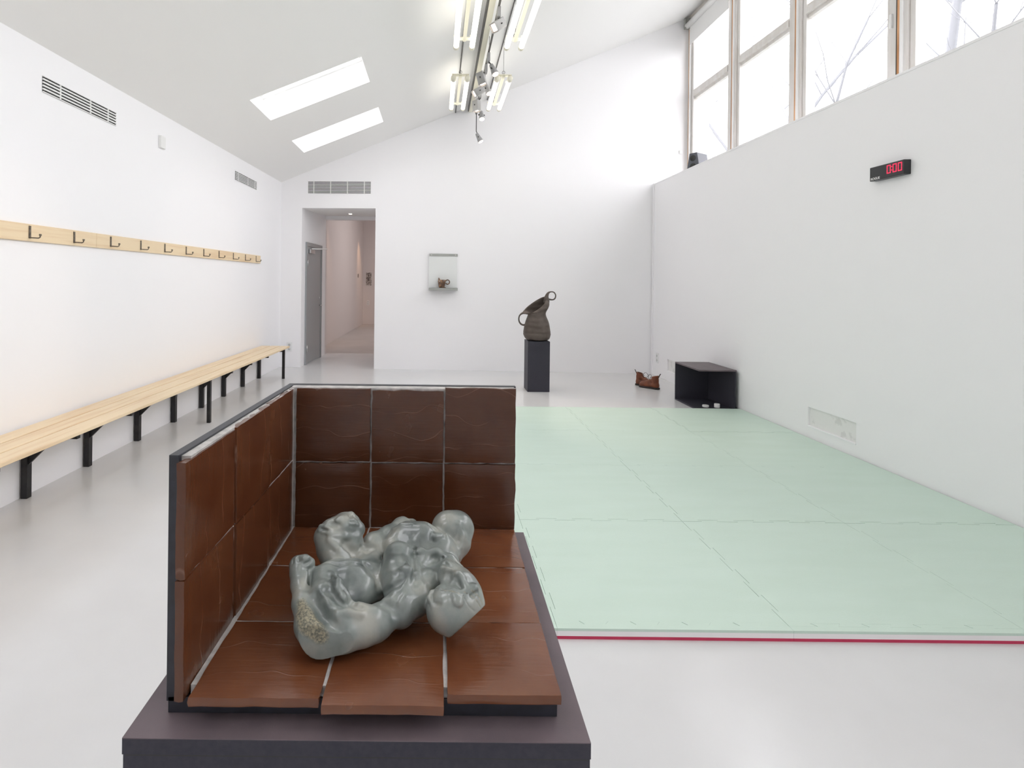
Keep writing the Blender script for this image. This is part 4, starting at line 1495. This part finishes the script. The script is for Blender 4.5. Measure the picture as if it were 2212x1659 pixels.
# ================================================================== CEILING LIGHTING
FIX = [('hanging twin fluorescent fitting, nearer one left of the spotlight track', .265, 4.62, 5.90, .175), ('hanging twin fluorescent fitting, farther one left of the spotlight track', .265, 6.74, 8.0, .175),
       ('hanging twin fluorescent fitting, nearer one right of the spotlight track', .815, 4.62, 5.90, .160), ('hanging twin fluorescent fitting, farther one right of the spotlight track', .815, 6.74, 8.0, .160)]
FIX += [('added unseen twin fluorescent fitting above the camera end, %s side, %s' % (sd_, ps_), xc_, y_, y_ + 1.27, .165) for y_, ps_ in ((2.5, 'first'), (.38, 'second'), (-1.74, 'last'))
        for sd_, xc_ in (('left', .265), ('right', .815))]  # unseen fittings added to supply fill light
FZ = 4.09
for lb, xc, ya, yc, gap in FIX:
    t = thing('fluorescent_fitting', lb, 'ceiling light', (xc, (ya + yc) / 2, FZ), 'hanging fluorescent fittings')
    for s in (-1, 1):
        x = xc + s * gap / 2
        adopt(t, tube('tube_cover', [(x, ya + .07, FZ), (x, yc - .055, FZ)], .029, M_TUBE, n=16))
        adopt(t, tube('end_cap', [(x, yc - .06, FZ), (x, yc - .012, FZ), (x, yc, FZ)], [.032, .032, .022], M_CREAM, n=16))
        adopt(t, tube('end_cap', [(x, ya, FZ), (x, ya + .01, FZ), (x, ya + .08, FZ)], [.026, .034, .034], M_CREAM, n=16))
        for y in (ya + .22, yc - .22):
            adopt(t, box('clamp', x - .034, x + .034, y - .012, y + .012, FZ + .02, FZ + .042, M_CREAM))
    adopt(t, box('spine', xc - .018, xc + .018, ya + .04, yc - .10, FZ + .028, FZ + .062, M_CREAM))
    for y in (ya + .05, yc - .13):
        adopt(t, box('cross_plate', xc - gap / 2 - .02, xc + gap / 2 + .02, y - .035, y + .035, FZ + .042, FZ + .05, M_CREAM))
        adopt(t, tube('hanger_wire', [(xc, y, FZ + .05), (xc + .004, y + .01, zc(xc))], .0022, M_TRACK, n=5))
        adopt(t, tube('hook_coil', [(xc + .018 * math.cos(a), y, FZ + .085 + .02 * math.sin(a)) for a in np.linspace(-1.2, 4.4, 10)], .0028, M_TRACK, n=5))
for lb, x in (('thin dark conduit along the ceiling left of the lamps', .275), ('thin dark conduit along the ceiling right of the lamps', .81)):
    tag(tube('conduit', [(x, Y0, zc(x) - .012), (x, yb(x) - .004, zc(x) - .012)], .008, M_TRACK), lb, 'conduit')
tr = thing('cable_trunking', 'cream cable trunking with a dark strip for its shadow gap along the ceiling centre', 'trunking', (.53, 3, 4.4))
adopt(tr, box('trunk', .500, .565, Y0, 8.98, 4.365, 4.455, M_CREAM), box('shadow_gap_strip', .484, .499, Y0, 8.98, 4.372, 4.445, M_TRACK))  # dark strip stands in for the shaded gap beside the trunk
for k in range(9):
    adopt(tr, tube('drop_rod', [(.53, 1 + k, 4.45), (.53, 1 + k, zc(.53))], .004, M_TRACK, n=6))
tk = thing('light_track', 'thin dark hanging track that carries the grey spotlights', 'track', (.60, 4, 4.33))
TZ = 4.33
adopt(tk, box('track_bar', .592, .612, Y0, 8.80, TZ, TZ + .022, M_TRACK))
for k in range(10):
    y = 8.6 - k * 1.05
    adopt(tk, tube('suspension_rod', [(.602, y, TZ + .02), (.602, y, zc(.602))], .003, M_TRACK, n=6))


def spot(label, y, z, aim, kind, drop=.0, lamp=0, side=0.0):
    """grey spotlight clipped to the track; kind: 'box' or 'can'"""
    t = thing('spotlight', label, 'spotlight', (.602, y, TZ), 'grey track spotlights')
    x = .602
    adopt(t, box('track_adapter', x - .018, x + .018, y - .05, y + .05, TZ - .10, TZ - .001, M_SPOT, bv=.003))
    c = Vector((x + side, y, z))
    adopt(t, tube('stem', [(x, y, TZ - .10), (x, y, z + .10), tuple(c + Vector((0, 0, .02)))], .007, M_GAP, n=8))
    d_ = Vector(aim).normalized()
    q = d_.to_track_quat('-Z', 'Y').to_matrix().to_4x4()
    Mx = Matrix.Translation(c) @ q
    bm = bmesh.new()
    if kind == 'box':
        add_box(bm, -.042, .042, -.050, .050, -.075, .075)
        bevel(bm, .006, 1)
        for q_ in ((-.042, -.037, -.05, .05), (.037, .042, -.05, .05), (-.037, .037, -.05, -.045), (-.037, .037, .045, .05)):
            add_box(bm, *q_, -.092, -.072)
    else:
        add_tube(bm, [(0, 0, .075), (0, 0, .065), (0, 0, .0), (0, 0, -.055), (0, 0, -.075)], [.016, .026, .034, .044, .046], 20)
    bmesh.ops.transform(bm, matrix=Mx, verts=bm.verts)
    hd_ = bm_obj('lamp_head', bm, M_SPOT, smooth=(kind != 'box'))
    adopt(t, hd_)
    bm = bmesh.new()
    if kind == 'box':
        add_box(bm, -.030, .030, -.036, .036, -.0765, -.074)
    else:
        add_tube(bm, [(0, 0, -.074), (0, 0, -.084)], [.040, .036], 20)
    bmesh.ops.transform(bm, matrix=Mx, verts=bm.verts)
    adopt(t, bm_obj('lamp_face', bm, M_SPOTLIT))
    bm = bmesh.new()
    add_box(bm, -.052, .052, -.006, .006, -.008, .008)
    bmesh.ops.transform(bm, matrix=Mx, verts=bm.verts)
    adopt(t, bm_obj('yoke_pin', bm, M_GAP))
    if lamp:
        l = bpy.data.lights.new('spot_beam', 'SPOT')
        l.energy, l.color, l.spot_size, l.spot_blend, l.shadow_soft_size = lamp, (1, .80, .62), RADS(34), .7, .035
        o = bpy.data.objects.new('spot_beam', l)
        o.location = c + d_ * .10
        o.rotation_euler = q.to_euler()
        o.parent = t
        o.matrix_parent_inverse = Matrix.Translation(-Vector(t.location))
        COL.objects.link(o)


def aimf(x, y, z, tx, ty, tz):
    return (tx - x, ty - y, tz - z)


SPOTS = [
    ('nearest grey spotlight, box-shaped head tilted to the left', 5.50, 4.16, (-.55, -.45, -.55), 'box', 60, .0),
    ('round grey spotlight with a bright warm face, nearest of the round ones', 6.60, 4.14, (.35, -.25, -.9), 'can', 40, .06),
    ('box-shaped grey spotlight tilted down, second from the near end', 6.95, 4.16, (.25, -.1, -.95), 'box', 30, -.06),
    ('round grey spotlight with a bright warm face, second of the round ones', 7.25, 4.13, (.30, -.3, -.9), 'can', 40, .05),
    ('box-shaped grey spotlight tipped left, beside the second round one', 7.45, 4.17, (-.75, -.25, -.5), 'box', 30, -.05),
    ('box-shaped grey spotlight facing straight down near the far end', 7.90, 4.12, (.05, -.05, -1), 'box', 30, -.05),
    ('round grey spotlight with a warm face near the far end of the track', 8.35, 4.12, (.08, -.35, -.9), 'can', 30, .06),
    ('last grey spotlight, hanging lowest from a long stem at the back wall', 8.62, 3.84, (.45, -.1, -.9), 'can', 30, .04),
]
for lb, y, z, aim, kd, lp, sd_ in SPOTS:
    spot(lb, y, z, aim, kd, lamp=lp, side=sd_)

# ================================================================== OUTSIDE
struct(box('ground', 4.5, 60, -40, 60, -.4, -.3, M_GROUND))


def tree(label, x, y, seed, h=9.0, lean=0.0):
    rnd = random.Random(seed)
    t = thing('bare_tree', label, 'tree', (x, y, -.3), 'bare trees outside')
    bt, bb = bmesh.new(), bmesh.new()

    def grow(bm, p, d, r, L_, lvl):
        n = 5 if lvl < 2 else 3
        pts, rs = [p], [r]
        for i in range(n):
            d = (d + Vector((rnd.uniform(-.22, .22), rnd.uniform(-.22, .22), rnd.uniform(-.05, .18)))).normalized()
            p = p + d * L_ / n
            pts.append(p)
            rs.append(r * (1 - .55 * (i + 1) / n))
        add_tube(bm, pts, rs, 6 if lvl < 2 else 3, caps=False)
        if lvl >= 4 or r < .004:
            return
        for i in range(1, n + 1):
            for _ in range(2 if lvl < 3 else 1):
                if rnd.random() < (.8 if lvl < 3 else .65) and (lvl or i >= 2):
                    a = rnd.uniform(0, 6.28)
                    s = Vector((math.cos(a), math.sin(a), rnd.uniform(.0, .9)))
                    grow(bb if lvl >= 0 else bt, pts[i], (d * .7 + s).normalized(), rs[i] * .5, L_ * rnd.uniform(.40, .58), lvl + 1)
    grow(bt, Vector((x, y, -.35)), Vector((lean, 0, 1)).normalized(), .13, h, 0)
    adopt(t, bm_obj('trunk', bt, M_BARK, smooth=True), tag(bm_obj('branches', bb, M_BARK), kind='stuff'))


tree('bare winter tree outside, seen through the far window', 8.6, 17.5, 3, 11.0)
tree('bare winter tree outside, seen through the second window from the back', 9.5, 14.0, 8, 10.0)
tree('bare winter tree outside, seen through the third window from the back', 10.2, 10.3, 21, 9.0)
tree('bare winter tree outside, nearest to the camera side', 10.5, 6.4, 33, 8.5)
